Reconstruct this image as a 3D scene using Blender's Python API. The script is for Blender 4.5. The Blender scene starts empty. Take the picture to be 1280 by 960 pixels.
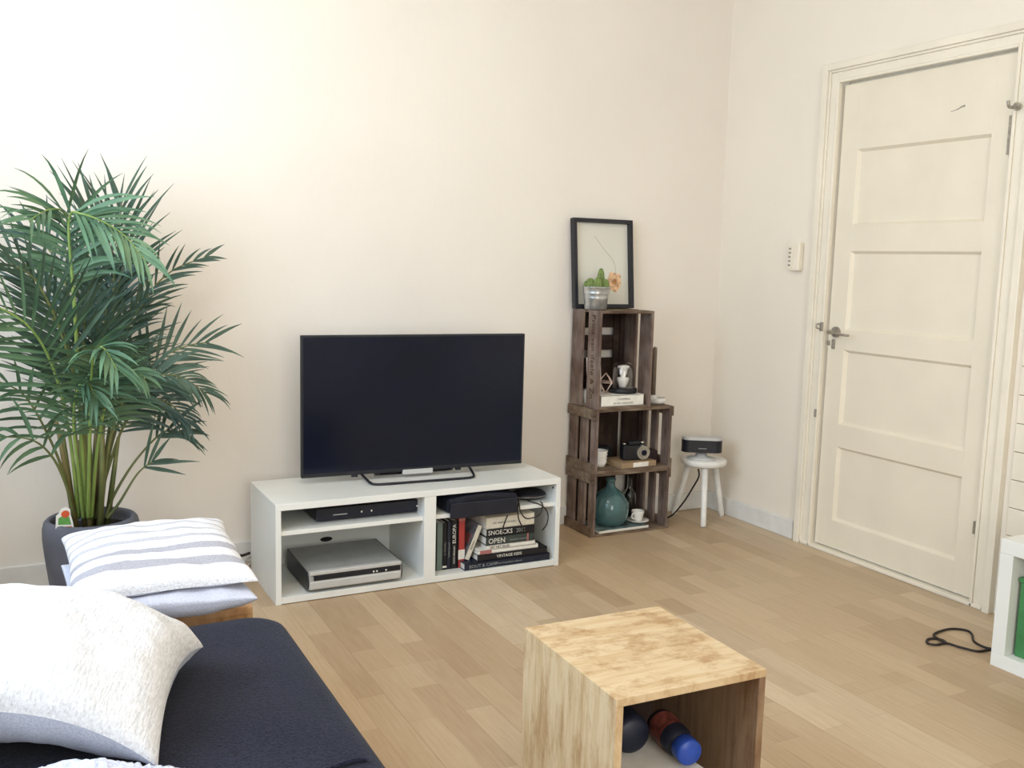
import bpy, bmesh, math, random
from mathutils import Vector, Matrix, noise
random.seed(7)
SC = bpy.context.scene
COL = SC.collection
PI = math.pi

# ------------------------------------------------------------------ camera
F = 1198.18
YAW, PITCH, ROLL = 0.4793914, 0.1275690, 0.0257566
CAM = Vector((-3.24908, -3.91600, 1.27633))
fw = Vector((math.sin(YAW)*math.cos(PITCH), math.cos(YAW)*math.cos(PITCH), -math.sin(PITCH)))
r0 = Vector((math.cos(YAW), -math.sin(YAW), 0)); u0 = r0.cross(fw)
cr, sr = math.cos(ROLL), math.sin(ROLL)
RT = cr*r0 + sr*u0
UP = -sr*r0 + cr*u0
cd = bpy.data.cameras.new('camera'); cam = bpy.data.objects.new('camera', cd); COL.objects.link(cam)
cd.sensor_width = 36; cd.sensor_fit = 'HORIZONTAL'; cd.lens = F/1280*36; cd.clip_start = .02
cam.matrix_world = Matrix(((RT.x, UP.x, -fw.x, CAM.x), (RT.y, UP.y, -fw.y, CAM.y), (RT.z, UP.z, -fw.z, CAM.z), (0, 0, 0, 1)))
SC.camera = cam

def at(px, py, x=None, y=None, z=None):
    """surveyed point of the room: where the sight line of a photo point meets a known plane"""
    d = fw + RT*((px-640)/F) + UP*((480-py)/F)
    if y is not None: t = (y-CAM.y)/d.y
    elif x is not None: t = (x-CAM.x)/d.x
    else: t = (z-CAM.z)/d.z
    return CAM + d*t

# ------------------------------------------------------------------ materials
def lin(c):
    if isinstance(c, str):
        c = [int(c[i:i+2], 16)/255 for i in (0, 2, 4)]
    return tuple(v/12.92 if v <= .04045 else ((v+.055)/1.055)**2.4 for v in c[:3])

class NT:
    def __init__(s, name):
        s.m = bpy.data.materials.new(name); s.m.use_nodes = True
        s.n = s.m.node_tree.nodes; s.l = s.m.node_tree.links
        s.b = s.n['Principled BSDF']
    def new(s, t, **kw):
        nd = s.n.new(t)
        for k, v in kw.items():
            if k in nd.inputs: nd.inputs[k].default_value = v
            else: setattr(nd, k, v)
        return nd
    def link(s, a, b): s.l.new(a, b)
    def coord(s, scale=(1, 1, 1), rot=(0, 0, 0), out='Object'):
        tc = s.new('ShaderNodeTexCoord'); mp = s.new('ShaderNodeMapping')
        mp.inputs['Scale'].default_value = scale; mp.inputs['Rotation'].default_value = rot
        s.link(tc.outputs[out], mp.inputs['Vector']); return mp.outputs[0]
    def noise(s, vec, scale, detail=3, rough=.5):
        n = s.new('ShaderNodeTexNoise'); n.inputs['Scale'].default_value = scale
        n.inputs['Detail'].default_value = detail; n.inputs['Roughness'].default_value = rough
        s.link(vec, n.inputs['Vector']); return n.outputs['Fac']
    def ramp(s, fac, stops, interp='LINEAR'):
        r = s.new('ShaderNodeValToRGB'); r.color_ramp.interpolation = interp
        e = r.color_ramp.elements
        while len(e) < len(stops): e.new(.5)
        for el, (p, c) in zip(e, stops):
            el.position = p; el.color = (*lin(c), 1)
        s.link(fac, r.inputs[0]); return r.outputs[0]
    def mix(s, a, b, fac, mode='MIX'):
        m = s.new('ShaderNodeMix', data_type='RGBA', blend_type=mode)
        for v, i in ((a, 6), (b, 7)):
            if isinstance(v, (tuple, str)): m.inputs[i].default_value = (*lin(v), 1)
            else: s.link(v, m.inputs[i])
        if isinstance(fac, (int, float)): m.inputs[0].default_value = fac
        else: s.link(fac, m.inputs[0])
        return m.outputs[2]
    def bump(s, h, strength, dist=.002):
        b = s.new('ShaderNodeBump'); b.inputs['Strength'].default_value = strength; b.inputs['Distance'].default_value = dist
        s.link(h, b.inputs['Height']); s.link(b.outputs[0], s.b.inputs['Normal'])
    def base(s, c):
        if isinstance(c, (tuple, str)): s.b.inputs['Base Color'].default_value = (*lin(c), 1)
        else: s.link(c, s.b.inputs['Base Color'])
    def set(s, rough=.5, metal=0, spec=.5, trans=0, ior=1.45, sheen=0):
        i = s.b.inputs
        i['Roughness'].default_value = rough; i['Metallic'].default_value = metal; i['Specular IOR Level'].default_value = spec
        i['Transmission Weight'].default_value = trans; i['IOR'].default_value = ior; i['Sheen Weight'].default_value = sheen

def dark(c, k): return tuple(max(0, min(1, v*k)) for v in ([int(c[i:i+2], 16)/255 for i in (0, 2, 4)] if isinstance(c, str) else c))

def plain(name, c, rough=.5, metal=0, spec=.5, var=.06, scale=14, bump=0, bscale=120, stretch=(1, 1, 1), sheen=0):
    t = NT(name); v = t.coord(stretch)
    t.base(t.ramp(t.noise(v, scale), [(.3, dark(c, 1-var)), (.7, dark(c, 1+var))]))
    if bump: t.bump(t.noise(v, bscale, 4), bump)
    t.set(rough, metal, spec, sheen=sheen); return t.m

def glass(name, c, rough=.02, ior=1.45):
    t = NT(name); v = t.coord(); t.base(t.ramp(t.noise(v, 6), [(.2, dark(c, .96)), (.8, c)])); t.set(rough, 0, .5, 1, ior); return t.m

def wall_mat(name, c):
    t = NT(name); v = t.coord()
    t.base(t.ramp(t.noise(v, 1.3, 4), [(.3, dark(c, .975)), (.7, dark(c, 1.0))]))
    v2 = t.coord((1, 1, .35)); t.bump(t.noise(v2, 55, 4, .6), .22, .004)
    t.set(.75, 0, .25); return t.m

def floor_mat():
    t = NT('oak laminate')
    v = t.coord(rot=(0, 0, PI/2))
    br = t.new('ShaderNodeTexBrick', offset=.37, offset_frequency=2, squash=1)
    i = br.inputs
    i['Scale'].default_value = 1; i['Brick Width'].default_value = .52; i['Row Height'].default_value = .086
    i['Mortar Size'].default_value = .0007; i['Mortar Smooth'].default_value = .3; i['Bias'].default_value = 0
    i['Color1'].default_value = (*lin('d3c0a4'), 1); i['Color2'].default_value = (*lin('bea98d'), 1); i['Mortar'].default_value = (*lin('b5a088'), 1)
    t.link(v, i['Vector'])
    # a second layer of plank to plank variation, offset from the strips
    br2 = t.new('ShaderNodeTexBrick', offset=.37, offset_frequency=2)
    j = br2.inputs
    j['Scale'].default_value = 1; j['Brick Width'].default_value = 1.2; j['Row Height'].default_value = .258; j['Mortar Size'].default_value = .0007
    j['Color1'].default_value = (*lin('ffffff'), 1); j['Color2'].default_value = (*lin('f0e8df'), 1); j['Mortar'].default_value = (*lin('ddd2c4'), 1)
    t.link(v, j['Vector'])
    g = t.noise(t.coord((38, 2.2, 1)), 3, 5, .6)
    gr = t.ramp(g, [(.3, 'ebe4db'), (.7, 'ffffff')])
    c = t.mix(br.outputs['Color'], br2.outputs['Color'], 1, 'MULTIPLY')
    c = t.mix(c, gr, .8, 'MULTIPLY')
    t.base(c); t.bump(g, .05, .001)
    rr = t.new('ShaderNodeMapRange'); rr.inputs['To Min'].default_value = .34; rr.inputs['To Max'].default_value = .5
    t.link(g, rr.inputs[0]); t.set(.4, 0, .4); t.link(rr.outputs[0], t.b.inputs['Roughness'])
    return t.m

def wood_block(name, cols, sc=(3, 34, 3), cloud=.5):
    t = NT(name); v = t.coord(sc)
    a = t.noise(v, 1.0, 5, .65)
    c = t.ramp(a, [(.25, cols[0]), (.42, cols[1]), (.55, cols[2]), (.68, cols[1]), (.82, cols[0])])
    b = t.noise(t.coord((6, 9, 2.5)), 1.6, 5, .7)
    cl = t.ramp(b, [(.36, 'c2a27c'), (.52, 'ffffff')])
    c = t.mix(c, cl, cloud, 'MULTIPLY'); t.base(c)
    t.bump(a, .12, .002); t.set(.5, 0, .35); return t.m

def old_wood(name, cols, sc):
    t = NT(name); v = t.coord(sc)
    a = t.noise(v, 3, 6, .7)
    c = t.ramp(a, [(.28, cols[0]), (.5, cols[1]), (.72, cols[2])])
    b = t.noise(t.coord((3, 3, 3)), 2.5, 2)
    c = t.mix(c, t.ramp(b, [(.35, 'b8a8a0'), (.65, 'ffffff')]), .8, 'MULTIPLY'); t.base(c)
    t.bump(a, .4, .003); t.set(.8, 0, .2); return t.m

def fabric(name, c, c2, scale=260, bump=.5, sheen=.2, big=.0, bscale=None, stretch=(1, 1, 1)):
    t = NT(name); v = t.coord(stretch)
    n = t.noise(v, scale, 2, .7)
    col = t.ramp(n, [(.32, c2), (.68, c)])
    if big: col = t.mix(col, t.ramp(t.noise(t.coord(), 5, 3), [(.3, dark('ffffff', 1-big)), (.7, 'ffffff')]), 1, 'MULTIPLY')
    t.base(col); t.bump(t.noise(v, bscale or scale, 3, .7), bump, .004); t.set(.9, 0, .1, sheen=sheen); return t.m

def striped_fabric():
    t = NT('white fabric with grey stripes'); v = t.coord()
    sp = t.new('ShaderNodeSeparateXYZ'); t.link(v, sp.inputs[0])
    wob = t.noise(t.coord(), 60, 2); ma = t.new('ShaderNodeMath', operation='MULTIPLY_ADD'); t.link(wob, ma.inputs[0]); ma.inputs[1].default_value = .006; t.link(sp.outputs[1], ma.inputs[2])
    mr = t.new('ShaderNodeMapRange'); mr.inputs['From Min'].default_value = -.24; mr.inputs['From Max'].default_value = .24; t.link(ma.outputs[0], mr.inputs[0])
    W, G, L = 'efeeee', 'b0aeb4', 'c4c2c5'
    st = [(0, W), (.13, W), (.135, G), (.215, G), (.22, W), (.31, W), (.315, G), (.375, G), (.38, W), (.47, W), (.475, L), (.52, L), (.525, W), (.61, W), (.615, L), (.65, L), (.655, W), (.74, W), (.745, L), (.77, L), (.775, W), (.86, W), (.865, L), (.885, L), (.89, W), (1, W)]
    c = t.ramp(mr.outputs[0], st, 'LINEAR')
    n = t.noise(t.coord((1, 1.6, 1)), 240, 2, .8)
    c = t.mix(c, t.ramp(n, [(.3, 'b9b9bf'), (.62, 'ffffff')]), .7, 'MULTIPLY')
    t.base(c); t.bump(n, .5, .004); t.set(.95, 0, .1, sheen=.2); return t.m

def woven_white(name, c='ebebec'):
    t = NT(name)
    n = t.noise(t.coord((150, 26, 80)), 1.6, 4, .65)
    n2 = t.noise(t.coord((150, 150, 150)), 1.2, 2)
    c1 = t.mix(t.ramp(n, [(.3, dark(c, .88)), (.6, c)]), t.ramp(n2, [(.3, 'e2e0dc'), (.7, 'ffffff')]), .6, 'MULTIPLY')
    t.base(c1); t.bump(n, .75, .006); t.set(.95, 0, .1, sheen=.25); return t.m

def leaf_mat(name, c1, c2):
    t = NT(name); n = t.noise(t.coord(), 9, 2)
    t.base(t.ramp(n, [(.3, c1), (.7, c2)])); t.set(.5, 0, .4)
    t.b.inputs['Subsurface Weight'].default_value = 0
    return t.m

MT = {}
MT['wall'] = wall_mat('wall paint', 'f0e9de')
MT['wallr'] = wall_mat('right wall paint', 'f1e8d9')
MT['ceil'] = plain('ceiling paint', 'f2eee6', .8, var=.01)
MT['floor'] = floor_mat()
MT['skirt'] = plain('skirting paint', 'e4e3de', .45, var=.02)
MT['door'] = plain('old cream door paint', 'eae1cd', .38, var=.012, scale=5, bump=.08, bscale=25)
MT['casing'] = plain('cream casing paint', 'ece4d2', .4, var=.02, scale=5, bump=.06, bscale=30)
MT['gap'] = plain('dark gap', 'a0968a', .9)
MT['whitelac'] = plain('white foil', 'e6e8e3', .35, var=.015, scale=4)
MT['black'] = plain('black plastic', '1b1d25', .35, var=.2)
MT['blackm'] = plain('matt black plastic', '181a20', .6, var=.2)
MT['screen'] = plain('tv screen', '0d1424', .18, spec=.35, var=.1, scale=3)
MT['navyplastic'] = plain('navy black casing', '171b29', .45, var=.15)
MT['silver'] = plain('silver plastic', 'c6c7c5', .38, .15, var=.03)
MT['silverdark'] = plain('grey top plate', 'a0a2a0', .45, .15, var=.04)
MT['chrome'] = plain('chrome', 'b9b7b2', .22, .9, var=.04)
MT['oldmetal'] = plain('worn metal', 'a39d92', .4, .55, var=.12, scale=60)
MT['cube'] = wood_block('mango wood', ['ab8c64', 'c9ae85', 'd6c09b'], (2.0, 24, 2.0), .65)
MT['cubein'] = wood_block('shaded mango wood inside', ['6b5240', '8a705a', '9a8268'], (2.2, 26, 2.2), .6)  # cube wood darkened to paint in the shade of the open inside
MT['cubeback'] = wood_block('shaded wood back', ['2e2422', '40332e', '4a3b34'], (2.2, 26, 2.2), .4)  # near black tone carries the deep shade at the back of the cube
MT['cube2'] = wood_block('warm wood', ['b98555', 'd4a271', 'deb487'], (3, 24, 3), .6)
MT['crate'] = old_wood('weathered crate wood', ['574a41', '83736a', 'a09080'], (6, 6, 1.2))
MT['crateh'] = old_wood('weathered crate rails', ['554940', '80705f', '9b8b78'], (1.4, 6, 9))
MT['crated'] = old_wood('shaded crate back', ['2b2220', '41342f', '54463d'], (6, 6, 1.2))  # crate wood darkened: interior shadow put into the colour
MT['crated2'] = old_wood('shaded crate boards', ['2b2220', '41342f', '54463d'], (1.2, 6, 6))  # same painted shadow, with the grain running across
MT['letter'] = plain('burnt lettering', '43301f', .9)
MT['navy'] = fabric('navy melange fabric', '292b3c', '10111b', 210, .45, .08, .10, 160)
MT['pillow'] = woven_white('white woven fabric')
MT['pillowback'] = fabric('pale blue grey linen', 'b9bdc8', '9fa4b1', 300, .3, .15, .08)
MT['greypillow'] = fabric('pale grey cotton', 'cfd0da', 'b3b5c2', 280, .35, .2, .06)
MT['striped'] = striped_fabric()
MT['fluff'] = fabric('fluffy lavender fabric', 'e2e4f0', 'b6bbd4', 130, 1.0, .5)
MT['pot'] = plain('grey fibre clay', '62656f', .75, var=.06, scale=8, bump=.15, bscale=60)
MT['soil'] = plain('dark soil', '1e1916', .95, var=.4, scale=60, bump=.8, bscale=90)
MT['leafa'] = leaf_mat('palm leaf dark', '354a3b', '4f6653')
MT['leafb'] = leaf_mat('palm leaf mid', '41604a', '648460')
MT['leafc'] = leaf_mat('palm leaf blueish', '2f4640', '4a625a')
MT['stalk'] = leaf_mat('palm stalk green', '6f8c46', '93a85a')
MT['stalkb'] = leaf_mat('palm stalk olive', '535f38', '777a48')
MT['cane'] = leaf_mat('palm cane brown', '5c4a32', '8b8150')
MT['white'] = plain('white ceramic', 'eceae4', .3, var=.02)
MT['whitepaint'] = plain('white painted wood', 'e8e6df', .45, var=.03, scale=20)
MT['paper'] = plain('white paper', 'e9e6dc', .8, var=.03, scale=30)
MT['cream'] = plain('cream paper', 'dbd5c4', .8, var=.05, scale=30)
MT['red'] = plain('red cover', 'b3423f', .5, var=.05)
MT['pinkred'] = plain('faded red cover', 'a86a68', .5, var=.05)
MT['bgreen'] = plain('grey green cover', '6f7f7a', .55, var=.06)
MT['bblack'] = plain('black cover', '17171c', .5, var=.15)
MT['bnavy'] = plain('navy cover', '1c2233', .45, var=.12)
MT['bslate'] = plain('dark slate cover', '3a423f', .5, var=.08)
MT['bgrey'] = plain('grey picture cover', '76767a', .5, var=.35, scale=22)
MT['inkw'] = plain('white print', 'e6e4dc', .7)
MT['inkg'] = plain('grey print', '8e9490', .7)
MT['inkd'] = plain('dark print', '39332f', .7)
MT['frame'] = plain('black frame', '22232a', .4, var=.1)
MT['print'] = plain('art print paper', 'd9d7cb', .25, spec=.5, var=.015, scale=3)
MT['orange'] = plain('orange petals', 'd8b18c', .7, var=.2, scale=60)
MT['orange2'] = plain('brown petal heart', 'b07f55', .7, var=.2, scale=60)
MT['line'] = plain('pencil line', 'a9a698', .8)
MT['zinc'] = plain('galvanised steel', 'b9bcbb', .32, .75, var=.12, scale=30)
MT['cactus'] = plain('cactus green', '6f8148', .7, var=.22, scale=120, bump=.6, bscale=160)
MT['copper'] = plain('rose gold wire', 'e6cdbf', .35, .3)
MT['taper'] = plain('grey brown wax', '75695c', .6, var=.04)
MT['demijohn'] = glass('blue green glass', '9fced0')
MT['demijohn'].node_tree.nodes['Principled BSDF'].inputs['Transmission Weight'].default_value = .82
MT['clear'] = glass('clear glass', 'e6eeee')
MT['terrglass'] = glass('thin glass', 'f2ece8', .05, 1.1)
def thin_glass(name):
    t = NT(name); n = t.n; out = n['Material Output']; n.remove(t.b)
    tr = t.new('ShaderNodeBsdfTransparent'); gl = t.new('ShaderNodeBsdfGlossy'); gl.inputs['Roughness'].default_value = .05
    lw = t.new('ShaderNodeLayerWeight'); lw.inputs['Blend'].default_value = .25
    mr = t.new('ShaderNodeMapRange'); mr.inputs['To Min'].default_value = .03; mr.inputs['To Max'].default_value = .6
    t.link(lw.outputs['Facing'], mr.inputs[0]); mx = t.new('ShaderNodeMixShader')
    t.link(mr.outputs[0], mx.inputs[0]); t.link(tr.outputs[0], mx.inputs[1]); t.link(gl.outputs[0], mx.inputs[2]); t.link(mx.outputs[0], out.inputs[0])
    return t.m
MT['dome'] = thin_glass('dome glass')
MT['blue'] = plain('bright blue cap', '2a4fb0', .35, var=.06)
MT['label'] = plain('bottle label', '6e3c36', .5, var=.5, scale=40)
MT['darkbottle'] = glass('dark bottle glass', '1b2433')
MT['green'] = plain('green board', '3f7d4a', .6, var=.06, scale=20)
MT['taggreen'] = plain('tag green', '5f9a4a', .5, var=.1, scale=80)
MT['tagred'] = plain('tag red', 'd4572f', .5, var=.1)
MT['cord'] = plain('dark cord', '2a2320', .6)
MT['cordw'] = plain('pale cord', 'cfcdc6', .5)
MT['brownbox'] = plain('brown cardboard', 'a08768', .7, var=.08)
MT['wallet'] = plain('dark leather', '33262a', .6, var=.2, scale=40)
MT['pinkcard'] = plain('pale pink card', 'd6cbcb', .7)
MT['dark'] = plain('dark interior', '1d1c1e', .9)
MT['magcover'] = plain('magazine cover', '5d6e6e', .4, var=.5, scale=26)

# ------------------------------------------------------------------ mesh helpers
class MB:
    def __init__(s): s.bm = bmesh.new()
    def box(s, lo, hi, bev=0, seg=2, mi=0):
        lo, hi = Vector(lo), Vector(hi)
        r = bmesh.ops.create_cube(s.bm, size=1)
        vs = r['verts']
        for v in vs:
            v.co = Vector([(lo[k]+hi[k])/2 + v.co[k]*(hi[k]-lo[k]) for k in range(3)])
        fs = list({f for v in vs for f in v.link_faces})
        for f in fs: f.material_index = mi
        if bev:
            es = list({e for v in vs for e in v.link_edges})
            q = bmesh.ops.bevel(s.bm, geom=es, offset=bev, segments=seg, profile=.5, affect='EDGES')
            for f in q['faces']: f.material_index = mi
        return s
    def ring_lathe(s, prof, c=(0, 0, 0), n=32, sx=1, sy=1, mi=0, closed=False):
        c = Vector(c); rings = []
        for r, z in prof:
            if r < 1e-6: rings.append([s.bm.verts.new(c+Vector((0, 0, z)))])
            else: rings.append([s.bm.verts.new(c+Vector((r*sx*math.cos(2*PI*k/n), r*sy*math.sin(2*PI*k/n), z))) for k in range(n)])
        seq = list(zip(rings, rings[1:]))
        if closed: seq.append((rings[-1], rings[0]))
        for a, b in seq:
            for k in range(n):
                k2 = (k+1) % n
                if len(a) == 1 and len(b) == 1: break
                vs = [a[0], b[k2], b[k]] if len(a) == 1 else ([a[k], a[k2], b[0]] if len(b) == 1 else [a[k], a[k2], b[k2], b[k]])
                f = s.bm.faces.new(vs); f.material_index = mi; f.smooth = True
        return s
    def tube(s, pts, r, n=8, mi=0, closed=False, caps=True):
        pts = [Vector(p) for p in pts]; m = len(pts)
        rs = r if isinstance(r, (list, tuple)) else [r]*m
        rings = []; prev = None
        for i, p in enumerate(pts):
            a = pts[(i-1) % m] if (i > 0 or closed) else p
            b = pts[(i+1) % m] if (i < m-1 or closed) else p
            t = (b-a).normalized()
            if prev is None:
                ref = Vector((0, 0, 1)) if abs(t.z) < .9 else Vector((1, 0, 0))
                x = t.cross(ref).normalized()
            else:
                x = (prev - t*prev.dot(t)).normalized()
            prev = x; y = t.cross(x)
            rings.append([s.bm.verts.new(p + (x*math.cos(2*PI*k/n) + y*math.sin(2*PI*k/n))*rs[i]) for k in range(n)])
        seq = list(zip(rings, rings[1:]))
        if closed: seq.append((rings[-1], rings[0]))
        for a, b in seq:
            for k in range(n):
                f = s.bm.faces.new([a[k], a[(k+1) % n], b[(k+1) % n], b[k]]); f.smooth = True; f.material_index = mi
        if caps and not closed:
            f = s.bm.faces.new(list(reversed(rings[0]))); f.material_index = mi
            f = s.bm.faces.new(rings[-1]); f.material_index = mi
        return s
    def prism(s, poly, axis, lo, hi, mi=0, smooth=False):
        """poly: list of 2D points in the two other axes, extruded along axis"""
        def mk(p, v):
            q = [0, 0, 0]; o = [k for k in range(3) if k != axis]
            q[axis] = v; q[o[0]], q[o[1]] = p; return Vector(q)
        a = [s.bm.verts.new(mk(p, lo)) for p in poly]; b = [s.bm.verts.new(mk(p, hi)) for p in poly]
        n = len(poly)
        for k in range(n):
            f = s.bm.faces.new([a[k], a[(k+1) % n], b[(k+1) % n], b[k]]); f.material_index = mi; f.smooth = smooth
        f = s.bm.faces.new(a); f.material_index = mi
        f = s.bm.faces.new(b); f.material_index = mi
        return s
    def quad(s, pts, mi=0):
        f = s.bm.faces.new([s.bm.verts.new(Vector(p)) for p in pts]); f.material_index = mi; return s
    def build(s, name, mat, parent=None, loc=None, smooth=False, rot=None):
        bmesh.ops.recalc_face_normals(s.bm, faces=s.bm.faces[:])
        me = bpy.data.meshes.new(name); s.bm.to_mesh(me); s.bm.free()
        if smooth:
            for p in me.polygons: p.use_smooth = True
        for m in (mat if isinstance(mat, (list, tuple)) else [mat]): me.materials.append(m)
        o = bpy.data.objects.new(name, me); COL.objects.link(o)
        if parent is not None: o.parent = parent
        if loc is not None: o.location = loc
        if rot is not None: o.rotation_euler = rot
        return o

def tag(o, label=None, cat=None, group=None, kind=None):
    if label: o['label'] = label
    if cat: o['category'] = cat
    if group: o['group'] = group
    if kind: o['kind'] = kind
    return o

def thing(name, label, cat, loc=(0, 0, 0), rotz=0, group=None, rot=None):
    o = bpy.data.objects.new(name, None); COL.objects.link(o); o.empty_display_size = .05
    o.location = loc; o.rotation_euler = rot if rot else (0, 0, rotz)
    return tag(o, label, cat, group)

def struct(name, mb, mat, parent=None):
    o = mb.build(name, mat, parent)
    if parent is None: o['kind'] = 'structure'
    return o

def spline(pts, n=10, closed=False):
    P = [Vector(p) for p in pts]; out = []
    m = len(P)
    for i in range(m if closed else m-1):
        if closed: p0, p1, p2, p3 = P[(i-1) % m], P[i], P[(i+1) % m], P[(i+2) % m]
        else: p0, p1, p2, p3 = P[max(i-1, 0)], P[i], P[i+1], P[min(i+2, m-1)]
        for k in range(n):
            t = k/n
            out.append(.5*((2*p1) + (p2-p0)*t + (2*p0-5*p1+4*p2-p3)*t*t + (3*p1-p0-3*p2+p3)*t**3))
    if not closed: out.append(P[-1])
    return out

def text(name, s, size, mat, parent, loc, rot, align='LEFT', sx=1, depth=.0004):
    cu = bpy.data.curves.new(name, 'FONT'); cu.body = s; cu.size = size; cu.align_x = align; cu.extrude = depth; cu.resolution_u = 2
    t = bpy.data.objects.new(name, cu); COL.objects.link(t)
    bpy.context.view_layer.update()
    me = bpy.data.meshes.new_from_object(t.evaluated_get(bpy.context.evaluated_depsgraph_get()))
    bpy.data.objects.remove(t); bpy.data.curves.remove(cu)
    me.materials.clear(); me.materials.append(mat)
    for v in me.vertices: v.co.x *= sx
    o = bpy.data.objects.new(name, me); COL.objects.link(o); o.parent = parent; o.location = loc; o.rotation_euler = rot
    return o

def rrect(w, d, r, n=8):
    out = []
    for cx, cy, a0 in ((w/2-r, d/2-r, 0), (-w/2+r, d/2-r, PI/2), (-w/2+r, -d/2+r, PI), (w/2-r, -d/2+r, 1.5*PI)):
        for k in range(n+1):
            a = a0 + k/n*PI/2; out.append((cx+r*math.cos(a), cy+r*math.sin(a)))
    return out

def slab(mb, w, d, z0, z1, rp, re, dome=0, sub=8, n=8, wob=0, c=(0, 0), mi=0):
    """soft upholstered slab with rounded plan corners and rounded edges"""
    rings = []
    def ring(inset, z, sc=1):
        o = rrect(w-2*inset, d-2*inset, max(rp-inset, .004), n)
        # denser straight runs
        q = []
        for a, b in zip(o, o[1:]+o[:1]):
            L = math.hypot(b[0]-a[0], b[1]-a[1]); m = max(1, int(L/.06)) if sc_dense else 1
            for k in range(m): q.append((a[0]+(b[0]-a[0])*k/m, a[1]+(b[1]-a[1])*k/m))
        return q, z
    sc_dense = True
    base, _ = ring(0, 0)
    N = len(base)
    def mk(inset, z):
        s1, s2 = (w-2*inset)/w, (d-2*inset)/d
        vs = []
        for x, y in base:
            p = Vector((x*s1+c[0], y*s2+c[1], z))
            if wob: p.z += wob*noise.noise(Vector((p.x*6, p.y*6, 3.1)))*min(1, inset/.05)
            vs.append(mb.bm.verts.new(p))
        return vs
    prof = [(re, z0), (re*.3, z0+re*.3), (0, z0+re), (0, z1-re), (re*.08, z1-re*.6), (re*.3, z1-re*.3), (re*.62, z1-re*.08), (re, z1)]
    for i, z in prof: rings.append(mk(i, z))
    m = min(w, d)/2-re
    for k in range(1, sub+1):
        t = k/sub*.97
        rings.append(mk(re+m*t, z1+dome*(1-(1-t)**2)))
    for a, b in zip(rings, rings[1:]):
        for k in range(N):
            f = mb.bm.faces.new([a[k], a[(k+1) % N], b[(k+1) % N], b[k]]); f.smooth = True; f.material_index = mi
    f = mb.bm.faces.new(rings[-1]); f.material_index = mi; f.smooth = True
    f = mb.bm.faces.new(list(reversed(rings[0]))); f.material_index = mi
    return mb

# ------------------------------------------------------------------ ROOM SHELL
WY = .04            # back wall plane
XL, YF, ZC = -3.95, -5.6, 2.75
DY0, DY1, DZ = -.734, -1.567, 2.078    # door leaf
struct('floor', MB().box((XL-.2, YF-.2, -.08), (.25, WY+.2, 0)), MT['floor'])
struct('ceiling', MB().box((XL-.2, YF-.2, ZC), (.25, WY+.2, ZC+.1)), MT['ceil'])
struct('wall_back', MB().box((XL-.2, WY, 0), (.25, WY+.2, ZC)), MT['wall'])
w = MB().box((0, DY0+.012, 0), (.2, WY, ZC)).box((0, YF, 0), (.2, DY1-.012, ZC)).box((0, DY1-.012, DZ+.012), (.2, DY0+.012, ZC))
struct('wall_right', w, MT['wallr'])
# left wall with a wide window, front wall (behind the photographer) with another
LW = (-3.15, -.75, .92, 2.5)
w = MB().box((XL-.2, YF, 0), (XL, WY, LW[2])).box((XL-.2, YF, LW[3]), (XL, WY, ZC)).box((XL-.2, YF, LW[2]), (XL, LW[0], LW[3])).box((XL-.2, LW[1], LW[2]), (XL, WY, LW[3]))
struct('wall_left', w, MT['wall'])
FW = (-3.5, -1.9, .5, 2.5)
w = MB().box((XL, YF-.2, 0), (0, YF, FW[2])).box((XL, YF-.2, FW[3]), (0, YF, ZC)).box((XL, YF-.2, FW[2]), (FW[0], YF, FW[3])).box((FW[1], YF-.2, FW[2]), (0, YF, FW[3]))
struct('wall_front', w, MT['wall'])
def win(name, axis, p, a0, a1, z0, z1, nm):
    mb = MB(); t = .055
    def b(a, c, d, e):
        if axis == 0: mb.box((p-.04, a, d), (p+.03, c, e), .004)
        else: mb.box((a, p-.04, d), (c, p+.03, e), .004)
    b(a0, a1, z0, z0+t); b(a0, a1, z1-t, z1); b(a0, a0+t, z0+t, z1-t); b(a1-t, a1, z0+t, z1-t)
    for k in range(1, nm):
        m = a0+(a1-a0)*k/nm; b(m-t/2, m+t/2, z0+t, z1-t)
    o = mb.build(name, MT['whitepaint']); o['kind'] = 'structure'
    s = MB()
    if axis == 0: s.box((p+.03, a0-.04, z0-.03), (p+.2, a1+.04, z0), .005)
    else: s.box((a0-.04, p+.03, z0-.03), (a1+.04, p+.2, z0), .005)
    s.build('window_sill', MT['whitepaint'], o)
win('window_1', 0, XL-.1, LW[0], LW[1], LW[2], LW[3], 2)
win('window_2', 1, YF-.1, FW[0], FW[1], FW[2], FW[3], 2)
# skirting
BB = .09
struct('baseboard_back', MB().box((XL, WY-.016, 0), (-.016, WY, BB), .004), MT['skirt'])
struct('baseboard_right', MB().box((-.016, -.612, 0), (0, WY, BB), .004), MT['skirt'])
# door casing: stepped architrave in three lengths
def arch():
    mb = MB()
    yo0, yo1, zt = -.632, -1.664, 2.172
    yi0, yi1, zi = DY0+.006, DY1-.006, DZ+.006
    for (d, t0, t1) in ((.030, 0, .34), (.022, .34, .46), (.016, .46, .86), (.022, .86, 1.0)):
        ya, yb = yo0+(yi0-yo0)*t0, yo0+(yi0-yo0)*t1
        za, zb = zt+(zi-zt)*t0, zt+(zi-zt)*t1
        yc, ye = yo1+(yi1-yo1)*t0, yo1+(yi1-yo1)*t1
        mb.box((-d, yb, 0), (0, ya, za), .003); mb.box((-d, yc, 0), (0, ye, za), .003); mb.box((-d, ye, zb), (0, yb, za), .003)
    # jamb lining behind the leaf
    mb.box((.048, yi1, 0), (.2, yi1-.012, zi)); mb.box((.048, yi0, 0), (.2, yi0+.006, zi)); mb.box((.048, yi1, zi-.004), (.2, yi0, zi+.012))
    return mb
struct('trim_1', arch(), MT['casing'])
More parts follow.
